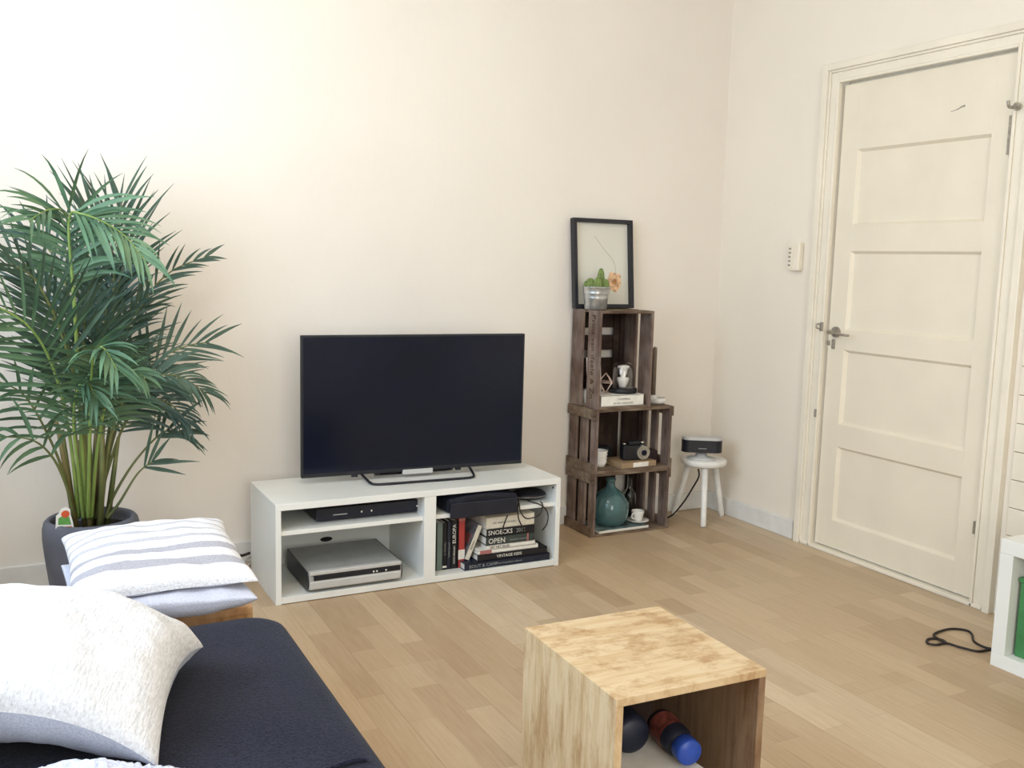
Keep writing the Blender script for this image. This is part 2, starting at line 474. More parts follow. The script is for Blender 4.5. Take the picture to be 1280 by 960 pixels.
struct('trim_2', MB().box((-.022, DY1-.09, 0), (.06, DY0+.07, .016), .004), MT['casing'])   # threshold
# boarded wall face beyond the door
pb = MB(); z = 0; k = 0
pb.box((-.004, -3.4, 0), (.0, -1.690, 2.3), mi=1)
while z < 2.3:
    pb.box((-.012, -3.4, z+.0012), (-.003, -1.692, min(z+.1038, 2.3)), .0025); z += .105
struct('trim_3', pb, [MT['casing'], MT['gap']])
# door leaf: four recessed panels one above the other
dm = MB()
y0, y1 = DY0-.003, DY1+.003
py0, py1 = -.832, -1.474
pan = [(1.792, 1.470), (1.356, 1.015), (.922, .590), (.486, .150)]
dm.box((.022, y1, .022), (.046, y0, DZ-.004))
X0, X1 = .006, .024
dm.box((X0, py0, .022), (X1, y0, DZ-.004), .002); dm.box((X0, y1, .022), (X1, py1, DZ-.004), .002)
zz = [DZ-.004] + [v for p in pan for v in p] + [.022]
for a, b in zip(zz[0::2], zz[1::2]): dm.box((X0, py1-.001, b), (X1, py0+.001, a), .002)
for a, b in pan:      # moulding slope round each panel
    e = .012
    for poly in (((X1, a), (X0+.002, a), (X1, a-e)), ((X1, b), (X0+.002, b), (X1, b+e))):
        dm.prism(poly, 1, py1, py0)
    for poly in (((X1, py0), (X0+.002, py0), (X1, py0-e)), ((X1, py1), (X0+.002, py1), (X1, py1+e))):
        dm.prism(poly, 2, b, a)
door = struct('door_1', dm, MT['door'])
# fittings
h = MB(); c = at(1044.5, 415, x=0)
def disc_x(mb, c, r, x0, x1, n=24, mi=0):
    mb.prism([(c.y+r*math.cos(2*PI*k/n), c.z+r*math.sin(2*PI*k/n)) for k in range(n)], 0, x0, x1, mi)
disc_x(h, c, .024, -.004, .006); disc_x(h, c, .018, -.009, -.003); disc_x(h, c, .009, -.045, -.006)
h.tube([(-.042, c.y, c.z), (-.046, c.y-.05, c.z-.003), (-.046, c.y-.10, c.z-.006), (-.040, c.y-.115, c.z-.007)], [.006, .0055, .005, .0045], 10)
h.build('door_handle', MT['oldmetal'], door)
h = MB(); c2 = at(1041, 430, x=0)
h.box((.0, c2.y-.009, c2.z-.022), (.0065, c2.y+.009, c2.z+.022), .002); h.box((-.001, c2.y-.003, c2.z-.01), (.0, c2.y+.003, c2.z+.01), mi=1)
h.box((.0, c2.y+.022, c2.z-.008), (.0065, c2.y+.036, c2.z+.014), .002)
h.build('keyhole_plate', [MT['oldmetal'], MT['gap']], door)
for (pa, pb_, nm) in (((1270, 120), (1258, 205), .0), ((1223.5, 650), (1221, 672), 0)):
    a, b = at(*pa, x=0), at(*pb_, x=0)
    if nm == 0 and a.z > 1:
        b.z = 1.70; a.z = 1.86
    h = MB(); h.tube([(-.003, DY1, b.z), (-.003, DY1, a.z)], .006, 10)
    h.box((.001, DY1+.002, b.z+.01), (.0068, DY1+.022, a.z-.01), .001)
    h.build('hinge', MT['oldmetal'], door)
sc1 = at(1203, 133, x=.0058)
MB().tube(spline([(.0058, sc1.y+.05, sc1.z-.014), (.0058, sc1.y+.02, sc1.z-.008), (.0058, sc1.y, sc1.z), (.0058, sc1.y-.012, sc1.z+.001)], 4), [.001]*4+[.002]*3+[.003]*3+[.004]*3, 6).build('paint_scuff', MT['oldmetal'], door)
# strike and coat peg on the casing, latch lower down
c3 = at(1032, 408, x=0)
k = MB(); k.box((-.032, c3.y-.008, c3.z-.02), (-.022, c3.y+.006, c3.z+.02), .002); k.tube(spline([(-.03, c3.y, c3.z+.012), (-.05, c3.y+.004, c3.z+.01), (-.05, c3.y+.004, c3.z-.006), (-.034, c3.y, c3.z-.01)], 5), .0035, 8)
tag(k.build('strike_latch', MT['oldmetal']), 'small worn metal strike hook on the door casing left of the door handle', 'latch')
c4 = at(1024, 516, x=0)
k = MB().box((-.028, c4.y-.006, c4.z-.018), (-.021, c4.y+.005, c4.z+.018), .002)
tag(k.build('latch_plate', MT['oldmetal']), 'small dark latch plate on the casing midway between door handle and floor', 'latch')
c5 = at(1278, 134, x=0)
k = MB(); disc_x(k, c5, .014, -.036, -.029); k.tube(spline([(-.03, c5.y, c5.z), (-.06, c5.y, c5.z-.006), (-.075, c5.y, c5.z-.002), (-.08, c5.y, c5.z+.016)], 6), .006, 8)
tag(k.build('coat_hook', MT['oldmetal']), 'grey metal hook on the casing at the top right of the door', 'hook')
# thermostat on the wall
a, b = at(989, 306, x=0), at(1007, 336, x=0)
yc, zc = (a.y+b.y)/2, (a.z+b.z)/2
t = thing('doorbell_box', 'small cream wall box with a column of buttons left of the door', 'wall switch', (0, yc, zc))
MB().box((-.032, -.036, -.066), (0, .036, .066), .008, 3).build('housing', MT['casing'], t)
MB().box((-.036, .004, -.055), (-.031, .03, .055), .003).build('face_plate', MT['casing'], t)
for j in range(5):
    MB().box((-.040, .010, .032-.019*j), (-.0355, .024, .040-.019*j), .0015).build('button', MT['oldmetal'], t)

# ------------------------------------------------------------------ TV BENCH
BX, BY, BR = -2.4419, -.1274, .0068
bench = thing('tv_bench', 'long low white TV bench with open compartments against the back wall', 'tv bench', (BX, BY, 0), BR)
L, D, H = 1.2, .40, .379
MB().box((0, -D, H-.025), (L, 0, H), .0015).build('top_panel', MT['whitelac'], bench)
MB().box((0, -D, 0), (.021, 0, H-.0252), .0012).build('side_panel', MT['whitelac'], bench)
MB().box((L-.021, -D, 0), (L, 0, H-.0252), .0012).build('side_panel', MT['whitelac'], bench)
MB().box((.0212, -D, .003), (L-.0212, 0, .027), .0012).build('bottom_panel', MT['whitelac'], bench)
MB().box((.583, -D+.001, .0272), (.633, -.012, H-.0253), .0012).build('divider', MT['whitelac'], bench)
bp = MB().box((.0212, -.011, .0272), (L-.0212, -.001, H-.0253))
bp.build('back_panel', MT['whitelac'], bench)
hole = MB(); hp = at(408, 674, y=-.1385)
hole.prism([(hp.x-BX+.026*math.cos(2*PI*k/24), hp.z+.010*math.sin(2*PI*k/24)) for k in range(24)], 1, -.0125, -.0112)
hole.build('cable_hole', MT['dark'], bench)
for xa, xb in ((.0213, .5828), (.6332, L-.0213)):
    MB().box((xa, -D+.012, .257), (xb, -.0115, .274), .001).build('shelf', MT['whitelac'], bench)
d_ = MB(); d_.prism([(-.372+.005*math.cos(2*PI*k/12), .333+.005*math.sin(2*PI*k/12)) for k in range(12)], 0, L-.0222, L-.0209)
d_.build('drill_hole', MT['dark'], bench)

# ------------------------------------------------------------------ TELEVISION
tl = Vector((-2.2718, -.255)); tr = Vector((-1.3175, -.305))
ang = math.atan2(tr.y-tl.y, tr.x-tl.x); TWd = (tr-tl).length
tv = thing('television', 'large flat black television on a wire loop stand on the white bench', 'television', ((tl.x+tr.x)/2, (tl.y+tr.y)/2, .3792), ang)
zb, zt = .026, .5905
MB().box((-TWd/2, -.006, zb), (TWd/2, .018, zt), .003).build('bezel', MT['blackm'], tv)
MB().box((-TWd/2+.008, -.0068, zb+.016), (TWd/2-.008, -.0055, zt-.008)).build('screen', MT['screen'], tv)
MB().box((-TWd/2+.12, .0182, zb+.03), (TWd/2-.12, .055, zt-.16), .012).build('rear_housing', MT['blackm'], tv)
MB().box((-.062, -.011, zb-.012), (.068, .004, zb+.008), .002).build('logo_strip', MT['silver'], tv)
st = MB(); r = .0055
def tvl(p): # world -> tv local
    v = Vector((p.x-tv.location.x, p.y-tv.location.y)); ca, sa = math.cos(-ang), math.sin(-ang)
    return Vector((v.x*ca-v.y*sa, v.x*sa+v.y*ca))
p = spline([(-.235, .012, .030), (-.232, -.02, .022), (-.222, -.085, .009), (-.205, -.105, r), (-.16, -.112, r), (0, -.112, r), (.16, -.112, r), (.205, -.105, r), (.222, -.085, .009), (.232, -.02, .022), (.235, .012, .030)], 6)
st.tube(p, r, 8)
st.tube([(-.16, .01, .02), (-.16, .07, r+.0005), (.16, .07, r+.0005), (.16, .01, .02)], r, 8)
st.build('stand', MT['black'], tv)
for sx in (-.262, .185):
    MB().box((sx-.012, -.004, zb-.010), (sx+.012, .012, zb+.001), .002).build('stand_clip', MT['black'], tv)

# ------------------------------------------------------------------ DEVICES IN THE BENCH
rc = thing('digital_receiver', 'flat black receiver on the left upper shelf of the bench', 'receiver', (-2.053, -.30, .2745), .0068)
MB().box((-.215, -.15, .006), (.215, .11, .052), .004).build('casing', MT['black'], rc)
MB().box((-.215, -.1525, .006), (.215, -.1495, .052), .001).build('front_panel', MT['navyplastic'], rc)
MB().box((-.15, -.1545, .024), (-.095, -.152, .027)).build('front_glint', MT['silver'], rc)  # glint of light put in as a silver strip
for bx in (-.04, .0, .19):
    MB().box((bx, -.1545, .024), (bx+.006, -.152, .031), .001).build('button', MT['inkw'], rc)
for fx in (-.18, .18):
    for fy in (-.12, .08): MB().ring_lathe([(0, 0), (.012, 0), (.012, .007), (0, .007)], (fx, fy, 0), 12).build('foot', MT['blackm'], rc)
cs = thing('media_console', 'silver media console with rounded front and black side in the lower left compartment', 'console', (-2.1325, -.355, .0275), .0)
prof = []
for k in range(9):
    a_ = -PI/2 + PI*k/8; prof.append((-.148+.0-.022*math.cos(a_), .042+.036*math.sin(a_)))
prof = [(.14, .006)] + [(y_, z_) for y_, z_ in prof] + [(.14, .086)]
cb = MB(); cb.prism([(y_, z_) for y_, z_ in prof], 0, -.182, .182)
cb.build('body', MT['silverdark'], cs)
MB().prism([(y_, z_) for y_, z_ in prof], 0, -.186, -.1822).build('side_plate', MT['black'], cs)
MB().prism([(y_, z_) for y_, z_ in prof], 0, .1822, .186).build('side_plate', MT['black'], cs)
MB().box((-.165, -.1725, .047), (.178, -.164, .066), .002).build('disc_slot', MT['black'], cs)
MB().box((-.181, -.1735, .0675), (.181, -.150, .0825), .003).build('front_trim', MT['silver'], cs)
MB().box((-.181, -.1735, .012), (.181, -.150, .0455), .006).build('front_bar', MT['silver'], cs)
for bx in (.065, .078, .115): MB().box((bx, -.1740, .052), (bx+.006, -.1722, .058)).build('indicator', MT['inkw'], cs)
MB().box((-.18, -.13, 0), (.18, .12, .0062)).build('base', MT['blackm'], cs)
pc = thing('storage_case', 'dark navy case with curved top overhanging the right upper shelf of the bench', 'case', (-1.603, -.40, .2745), .0)
mb = MB(); P_ = []
for k in range(17):
    t_ = -1+2*k/16; P_.append((t_*.155, .058+.014*(1-t_*t_)))
poly = [(-.155, .004), (.155, .004)] + list(reversed(P_))
mb.prism(poly, 1, -.128, .10)
bmesh.ops.bevel(mb.bm, geom=[e for e in mb.bm.edges], offset=.006, segments=2, affect='EDGES')
mb.build('body', MT['navyplastic'], pc)
MB().box((-.148, -.138, -.018), (.150, -.1288, .046), .004).build('front_flap', MT['navyplastic'], pc)
MB().tube(spline([(-.14, -.1285, .030), (-.11, -.1295, .046), (0, -.13, .057), (.11, -.1295, .050), (.145, -.1285, .040)], 6), .0022, 6).build('zip_edge', MT['blackm'], pc)
po = thing('pouch', 'small flat black pouch on the right end of the upper bench shelf', 'pouch', (-1.328, -.40, .2745), .1)
mb = MB(); mb.ring_lathe([(0, 0), (.05, 0), (.075, .008), (.082, .016), (.075, .026), (.05, .036), (0, .042)], n=32, sx=1.0, sy=.8)
mb.build('shell', MT['black'], po)
MB().tube([Vector((.0825*math.cos(2*PI*k/32), .066*math.sin(2*PI*k/32), .016)) for k in range(32)], .0018, 6, closed=True).build('zip', MT['oldmetal'], po)
cb = MB()
for pts in ([(-1.405, -.45, .283), (-1.43, -.51, .280), (-1.437, -.531, .262), (-1.42, -.5425, .232), (-1.39, -.541, .226), (-1.35, -.537, .236), (-1.325, -.52, .268), (-1.325, -.50, .281)],
            [(-1.43, -.50, .282), (-1.448, -.532, .268), (-1.445, -.5345, .23), (-1.425, -.532, .192), (-1.405, -.529, .170)],
            [(-1.37, -.47, .282), (-1.335, -.53, .272), (-1.305, -.53, .235), (-1.305, -.525, .19), (-1.32, -.515, .16)],
            [(-1.50, -.5425, .250), (-1.508, -.5425, .232), (-1.516, -.535, .196), (-1.512, -.5325, .18)]):
    cb.tube(spline(pts, 8), .0028, 6)
tag(cb.build('hanging_cable', MT['cord']), 'thin dark cable looping down over the stacked books from the upper shelf', 'cable')

# ------------------------------------------------------------------ BOOKS
def spine_text(o, s, size, mat, loc, rot, sx=1): return text('spine_title', s, size, mat, o, loc, rot, sx=sx)
def standing(x0, x1, h, mat, label, yf=-.462, depth=.16, titles=(), band=None, lean=0, pages=True, cover=None):
    w_ = x1-x0
    t = thing('book', label, 'book', ((x0+x1)/2, yf, .0275), rot=(0, lean, 0), group='books standing in the bench')
    m = MB().box((-w_/2, 0, 0), (-w_/2+.002, depth, h)).box((w_/2-.002, 0, 0), (w_/2, depth, h)).box((-w_/2, 0, 0), (w_/2, .003, h), .0006)
    m.build('cover', mat, t)
    MB().box((-w_/2+.0021, .0031, .003), (w_/2-.0021, depth-.004, h-.003)).build('pages', MT['paper'], t)
    if band:
        for (z0, z1, bm_) in band: MB().box((-w_/2-.0004, -.0006, z0), (w_/2+.0004, .0006, z1)).build('spine_band', bm_, t)
    for (s, size, im, z0, off) in titles:
        text('spine_title', s, size, im, t, (-w_/2+off, -.0012, z0), (PI/2, -PI/2, 0), sx=1.0)
    return t
standing(-1.784, -1.777, .197, MT['bblack'], 'thin black book standing at the far left of the lower right compartment')
standing(-1.776, -1.750, .199, MT['bgreen'], 'grey green book standing second from the left in the bench')
standing(-1.749, -1.732, .196, MT['bblack'], 'black paperback beside the grey green book in the bench', titles=(('N. STILWELL', .010, MT['inkg'], .06, .0125),), band=[(.008, .016, MT['inkw'])])
standing(-1.731, -1.713, .200, MT['bnavy'], 'dark navy paperback with faint grey spine between two black books', titles=(('RODE DRAAD', .010, MT['inkg'], .05, .0125),))
standing(-1.712, -1.687, .202, MT['bblack'], 'black book with bold white vertical title beside the red book', titles=(('EUROPA', .021, MT['inkw'], .105, .019), ('KORTE VERHALEN', .009, MT['inkw'], .02, .016)))
standing(-1.686, -1.681, .198, MT['bblack'], 'very thin black book pressed against the left of the red book')
standing(-1.680, -1.652, .207, MT['red'], 'red book with a white band low on its spine standing in the bench', band=[(.035, .075, MT['paper']), (.195, .2065, MT['pinkred'])])
lb = standing(-1.640, -1.621, .150, MT['bgrey'], 'grey picture covered book leaning right between red book and stack', lean=.40, yf=-.47, depth=.12, band=[(.0, .149, MT['cream'])])
lb.location.z = .0605; lb.location.x = -1.6455
MB().box((-.0103, .02, .06), (-.0096, .09, .10)).build('cover_patch', MT['pinkred'], lb)
text('spine_title', 'ROMAN', .010, MT['inkd'], lb, (.003, -.0016, .045), (PI/2, -PI/2, 0))

def lying(x0, x1, z0, z1, mat, label, yf=-.50, depth=.2, titles=(), extra=(), rz=0):
    t = thing('book', label, 'book', (x0, yf, z0), rz, 'books lying in a stack in the bench')
    w_, h_ = x1-x0, z1-z0
    MB().box((0, 0, 0), (w_, .003, h_), .0008).box((0, 0, 0), (w_, depth, .0022)).box((0, 0, h_-.0022), (w_, depth, h_)).build('cover', mat, t)
    MB().box((.003, .0032, .0023), (w_-.003, depth-.003, h_-.0023)).build('pages', MT['paper'], t)
    for (xa, xb, bm_) in extra: MB().box((xa, -.0006, .0006), (xb, .0008, h_-.0006)).build('spine_band', bm_, t)
    for (s, size, im, xo, zo, sx) in titles: text('spine_title', s, size, im, t, (xo, -.0012, zo), (PI/2, 0, 0), sx=sx)
    return t
lying(-1.672, -1.277, .0273, .056, MT['bnavy'], 'wide navy book at the bottom of the lying stack', yf=-.508, depth=.28, titles=(('BOUT & CAMP', .018, MT['inkg'], .02, .008, 1.1), ('een fotografisch reisboek', .010, MT['inkg'], .15, .011, 1.1)))
lying(-1.612, -1.287, .0562, .0838, MT['bblack'], 'black book with white title second from the bottom of the stack', yf=-.502, depth=.25, titles=(('VINTAGE KIDS', .017, MT['inkw'], .087, .008, 1.05),))
lying(-1.610, -1.330, .084, .1003, MT['paper'], 'thin white book with a faded red band on its spine in the stack', titles=(), extra=((.010, .062, MT['pinkred']),), depth=.22)
lying(-1.572, -1.345, .1005, .118, MT['paper'], 'thin white book with dark block title under the thick dark slate book', titles=(('HET NET ALLES', .0125, MT['inkd'], .016, .0045, 1.05),), depth=.2)
lying(-1.574, -1.350, .1182, .153, MT['bslate'], 'thick dark slate book with white title, third from the top of the lying stack', titles=(('OPEN', .030, MT['inkw'], .010, .007, 1.0), ('ANDRE AGASSI', .011, MT['inkg'], .108, .010, 1.1)), depth=.17, extra=((.190, .197, MT['pinkred']),))
lying(-1.572, -1.350, .1532, .187, MT['bblack'], 'thick black book with bold white title, second from the top of the lying stack', titles=(('SNOECKS', .027, MT['inkw'], .006, .008, .95), ('2011', .025, MT['inkg'], .135, .008, .9)), depth=.17)
lying(-1.575, -1.352, .1872, .2365, MT['cream'], 'thick cream book on top of the lying stack under the shelf', titles=(('DE  NIEUWE KEUKEN', .010, MT['inkg'], .03, .02, 1.1),), depth=.18)

# ------------------------------------------------------------------ CABLES LEFT OF BENCH
cb = MB(); cb.tube(spline([(-2.53, -.03, .012), (-2.53, -.10, .065), (-2.50, -.115, .082), (-2.475, -.105, .072), (-2.44, -.09, .074)], 8), .006, 8)
tag(cb.build('power_cable', MT['cord']), 'black power cable arching out behind the left end of the bench', 'cable')
cb = MB()
cb.tube(spline([(-2.56, -.11, .010), (-2.50, -.13, .02), (-2.46, -.09, .045), (-2.42, -.05, .05)], 8), .006, 8)
cb.tube(spline([(-2.55, -.15, .008), (-2.50, -.16, .01), (-2.455, -.10, .022), (-2.41, -.05, .03)], 8), .005, 8)
tag(cb.build('extension_lead', MT['cordw']), 'pale extension lead lying on the floor by the left end of the bench', 'cable')

# ------------------------------------------------------------------ CRATES
def crate(label, loc, W, H_, D_, upright=False):
    """open front faces -y. lying: slatted ends left and right, boards top, bottom and back"""
    t = thing('wooden_crate', label, 'crate', loc, 0, 'stacked wooden crates')
    b = .012
    random.seed(int(loc[2]*100)+3)
    def jit(): return random.uniform(-.003, .003)
    # top and bottom boards run along x
    for z0, nm in ((0, 'bottom_panel'), (H_-b, 'top_panel')):
        m = MB(); n = 3; g = .006
        dd = (D_-g*(n-1))/n
        for k in range(n):
            y0 = -D_+k*(dd+g); m.box((.0135+jit()*.3, y0, z0), (W-.0135+jit()*.3, y0+dd, z0+b), .0015)
        m.build(nm, MT['crateh'], t)
    # ends
    for side in (0, 1):
        m = MB(); x0 = 0 if side == 0 else W-.013; x1 = x0+.013
        ys = ([(-D_, -.195), (-.160, -.102), (-.066, 0)] if side == 0 else [(-D_, -.180), (-.142, -.092), (-.054, 0)]) if not upright else ([(-D_, -D_+.098), (-D_+.148, 0)] if side == 0 else [(-D_, -D_+.095), (-D_+.128, 0)])
        for a_, c_ in ys: m.box((x0, a_+jit()*.3, 0.0), (x1, c_+jit()*.3, H_), .0015)
        m.build('side_panel', MT['crate'], t)
        if not upright:
            xo = (-.012, -.0003) if side == 0 else (W+.0003, W+.012)
            for z0, z1 in ((0.0, .046), (H_-.048, H_-.001)):
                MB().box((xo[0], -D_+.002, z0), (xo[1], -.001, z1), .002).build('end_rail', MT['crateh'], t)
    # corner posts inside at the back and front
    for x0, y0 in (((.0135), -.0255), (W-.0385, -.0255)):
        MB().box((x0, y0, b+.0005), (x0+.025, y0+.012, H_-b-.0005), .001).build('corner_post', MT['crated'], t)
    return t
CW, CH, CDp = .428, .302, .245
CX, CY = -.886, .0185
c1 = crate('weathered wooden crate standing on the floor, lowest of the stack of three', (CX, CY, 0), CW, CH, CDp)
c2_ = crate('weathered wooden crate in the middle of the stack holding the camera', (CX, CY, CH+.0005), CW, CH, CDp)
CZ3 = 2*CH+.001
c3_ = crate('upright weathered crate on top of the stack with lettering down its side', (CX-.002, CY, CZ3), .300, .456, CDp, upright=True)
# back boards: vertical with gaps on the lying crates, horizontal on the upright one
m = MB()
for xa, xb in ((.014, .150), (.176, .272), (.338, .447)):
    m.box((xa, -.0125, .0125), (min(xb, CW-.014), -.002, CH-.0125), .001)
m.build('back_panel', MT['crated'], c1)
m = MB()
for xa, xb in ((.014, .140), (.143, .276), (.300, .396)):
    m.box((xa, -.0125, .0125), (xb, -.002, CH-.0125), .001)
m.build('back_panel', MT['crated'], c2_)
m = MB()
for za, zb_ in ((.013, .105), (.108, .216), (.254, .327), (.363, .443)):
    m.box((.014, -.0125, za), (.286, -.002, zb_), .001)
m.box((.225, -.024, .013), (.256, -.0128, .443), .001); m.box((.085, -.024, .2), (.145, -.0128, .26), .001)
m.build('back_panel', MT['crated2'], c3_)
lt = text('lettering', 'Prins van daele & Zn', .046, MT['letter'], c3_, (0, 0, 0), (0, 0, 0), sx=1.02, depth=.0003)
lt.matrix_local = Matrix(((0, 0, -1, -.0007), (0, -1, 0, -CDp+.066), (-1, 0, 0, .438), (0, 0, 0, 1)))

# ------------------------------------------------------------------ ON AND IN THE CRATES
ZT = CZ3+.456+.0006
fr = thing('picture_frame', 'black framed flower drawing leaning on the wall above the crates', 'picture frame', (-.745, -.014, ZT), 0, rot=(-.10, 0, 0))
Wf, Hf, bw = .334, .424, .019
m = MB().box((-Wf/2, -.03, 0), (Wf/2, 0, bw), .001).box((-Wf/2, -.03, Hf-bw), (Wf/2, 0, Hf), .001).box((-Wf/2, -.03, bw), (-Wf/2+bw, 0, Hf-bw), .001).box((Wf/2-bw, -.03, bw), (Wf/2, 0, Hf-bw), .001)
m.build('frame', MT['frame'], fr)
pr = MB().box((-Wf/2+bw, -.008, bw), (Wf/2-bw, -.003, Hf-bw)).build('print', MT['print'], fr)
fl = MB(); fx, fz = .068, .128
random.seed(5)
for k in range(9):
    a_ = 2*PI*k/9; R_ = .030 if k % 2 else .024
    cx, cz = fx+R_*math.cos(a_), fz+R_*1.15*math.sin(a_)
    fl.prism([(cx+.015*math.cos(2*PI*j/10), cz+.017*math.sin(2*PI*j/10)) for j in range(10)], 1, -.0092-.0001*k, -.0081)
fl.build('flower_petals', MT['orange'], pr)
fl = MB(); fl.prism([(fx+.014*math.cos(2*PI*j/12), fz+.015*math.sin(2*PI*j/12)) for j in range(12)], 1, -.0105, -.0081); fl.build('flower_heart', MT['orange2'], pr)
stl = MB(); stl.tube(spline([(.075, -.0083, .16), (.078, -.0083, .19), (.06, -.0083, .235), (.02, -.0083, .275), (-.015, -.0083, .315), (-.04, -.0083, .345)], 8), .0008, 5); stl.build('flower_stem', MT['line'], pr)

cp = thing('cactus_pot', 'small galvanised pot of green cacti in front of the framed drawing', 'potted plant', (-.838, -.105, ZT))
m = MB().ring_lathe([(0, .001), (.050, .001), (.052, .004), (.056, .05), (.0575, .053), (.057, .056), (.060, .073), (.0612, .076), (.0605, .079), (.0645, .101), (.067, .104), (.0655, .107), (.0625, .105), (.060, .085), (0, .085)], n=36)
m.build('pot', MT['zinc'], cp)
MB().ring_lathe([(0, .093), (.0595, .090), (.0595, .0855), (0, .0855)], n=24).build('soil', MT['soil'], cp)
def cactus(x, y, r, h, n=12, tilt=(0, 0)):
    mb = MB(); N = 24; rings = []
    prof = [(0.75, 0), (.95, .18), (1, .4), (.97, .62), (.82, .8), (.55, .93), (.25, .99)]
    for pr_, z_ in prof:
        rings.append([mb.bm.verts.new(Vector((x+tilt[0]*z_*h+r*pr_*(1+.09*(1 if k % 2 else -1))*math.cos(2*PI*k/N), y+tilt[1]*z_*h+r*pr_*(1+.09*(1 if k % 2 else -1))*math.sin(2*PI*k/N), .088+z_*h))) for k in range(N)])
    for a_, b_ in zip(rings, rings[1:]):
        for k in range(N):
            mb.bm.faces.new([a_[k], a_[(k+1) % N], b_[(k+1) % N], b_[k]])
    mb.bm.faces.new(rings[-1]); mb.bm.faces.new(list(reversed(rings[0])))
    mb.build('cactus', MT['cactus'], cp)
for q in ((.022, -.002, .0165, .105), (-.038, -.012, .019, .052), (-.012, -.030, .020, .060), (.030, -.028, .0185, .056), (-.02, .02, .02, .058), (.042, .018, .017, .048), (.008, .035, .018, .05), (.005, -.006, .017, .064), (-.046, .012, .014, .045)):
    cactus(*q)

zi = CZ3+.0125
BK = thing('book', 'thick white book lying in the upright crate under the glass dome', 'book', (-.862, -.222, zi))
MB().box((0, 0, 0), (.236, .003, .052), .001).box((0, 0, 0), (.236, .148, .003)).box((0, 0, .049), (.236, .148, .052)).build('cover', MT['paper'], BK)
MB().box((.003, .0032, .0031), (.233, .145, .0489)).build('pages', MT['cream'], BK)
text('spine_title', 'CAMPBELL', .012, MT['inkg'], BK, (.092, -.0012, .029), (PI/2, 0, 0), sx=1.25)
text('spine_title', 'IN HET HUIS DER', .012, MT['inkg'], BK, (.066, -.0012, .010), (PI/2, 0, 0), sx=1.2)
zb2 = zi+.0525
cl = thing('cloche', 'glass dome with dark base over a white figure in the upright crate', 'glass dome', (-.695, -.145, zb2))
MB().ring_lathe([(0, 0), (.066, 0), (.068, .004), (.068, .020), (.064, .024), (0, .024)], n=36).build('base', MT['bblack'], cl)
m = MB().ring_lathe([(.056, .0245), (.056, .09), (.054, .11), (.046, .130), (.032, .143), (.015, .149), (0, .150), (0, .1475), (.014, .1465), (.031, .1405), (.044, .128), (.0515, .109), (.0535, .09), (.0535, .0245)], n=36)
m.build('dome', MT['dome'], cl)
fg = MB().ring_lathe([(0, .0245), (.016, .0245), (.020, .035), (.026, .056), (.029, .068), (.026, .071), (.012, .074), (.014, .084), (.019, .092), (.017, .098), (.020, .104), (.019, .112), (.027, .119), (.028, .127), (.015, .131), (0, .130)], n=20)
tag(fg.build('white_figure', MT['white'], None, (-.695, -.145, zb2)), 'white stacked ceramic figure standing inside the glass dome', 'figurine')
tr_ = thing('wire_terrarium', 'rose gold wire geometric terrarium on the white book beside the dome', 'terrarium', (-.805, -.165, zb2), .25)
top, bot = Vector((0, 0, .098)), Vector((0, 0, .003))
mid = [Vector((.046*math.cos(a_), .046*math.sin(a_), .056)) for a_ in (0, PI/2.2, PI*.95, PI*1.45)]
m = MB(); g_ = MB()
for i in range(4):
    a_, b_ = mid[i], mid[(i+1) % 4]
    m.tube([a_, b_], .0021, 6); m.tube([a_, top], .0021, 6); m.tube([a_, bot], .0021, 6)
m.build('wire_frame', MT['copper'], tr_)
card = MB().box((-.042, -.0015, 0), (.042, .0015, .165), .0005)
o = card.build('postcard', MT['pinkcard'], None, (-.823, -.098, zb2+.0008), rot=(-.10, 0, .1)); tag(o, 'pale card leaning in the upright crate behind the lettered slat', 'card')
cup = MB().ring_lathe([(0, 0), (.017, 0), (.020, .004), (.022, .060), (.0200, .060), (.018, .008), (0, .006)], n=24)
tag(cup.build('white_beaker', MT['white'], None, (-.840, -.046, zi)), 'small white beaker at the back left of the upright crate', 'cup')
# candle on the middle crate
cz = CZ3
cn = thing('candle_holder', 'white ceramic candle dish on the ledge beside the upright crate', 'candle holder', (-.497, -.118, cz))
MB().ring_lathe([(0, 0), (.038, 0), (.044, .006), (.046, .026), (.043, .027), (.040, .009), (0, .006)], n=32, c=(.022, 0, 0)).build('dish', MT['white'], cn)
MB().ring_lathe([(0, .006), (.019, .006), (.019, .042), (.0125, .042), (.0125, .020), (0, .020)], n=24).build('candle_socket', MT['white'], cn)
ta = MB().ring_lathe([(0, .0), (.0118, .0), (.0105, .245), (.009, .252), (.003, .256), (0, .256)], n=20)
tag(ta.build('taper_candle', MT['taper'], None, (-.497, -.118, cz+.0205)), 'tall grey brown taper candle in the white dish beside the crates', 'candle')

# middle crate
zm = CH+.0005+.0125
def bowl(z, label, r=.036, h=.030):
    m = MB().ring_lathe([(0, 0), (r*.62, 0), (r*.72, .003), (r, h), (r*.94, h), (r*.66, .005), (0, .004)], n=28)
    return tag(m.build('bowl', MT['white'], None, (-.802, -.132, z)), label, 'bowl', 'white bowls stacked in the middle crate')
for i, lb_ in enumerate(('lowest white bowl of the stack in the middle crate', 'second lowest white bowl of the stack in the middle crate', 'second highest white bowl of the stack in the middle crate', 'topmost white bowl of the stack in the middle crate')):
    bowl(zm+.0165*i, lb_, .036+.0012*i)
bx = thing('book', 'brown and white book lying under the camera in the middle crate', 'book', (-.732, -.218, zm), .04)
MB().box((0, 0, 0), (.205, .15, .026), .0015).build('cover', MT['brownbox'], bx)
MB().box((.068, -.0008, .002), (.158, .0008, .024)).build('spine_label', MT['paper'], bx)
ca = thing('vintage_camera', 'black vintage camera with chrome lens ring on the book in the middle crate', 'camera', (-.627, -.155, zm+.0262), -.12)
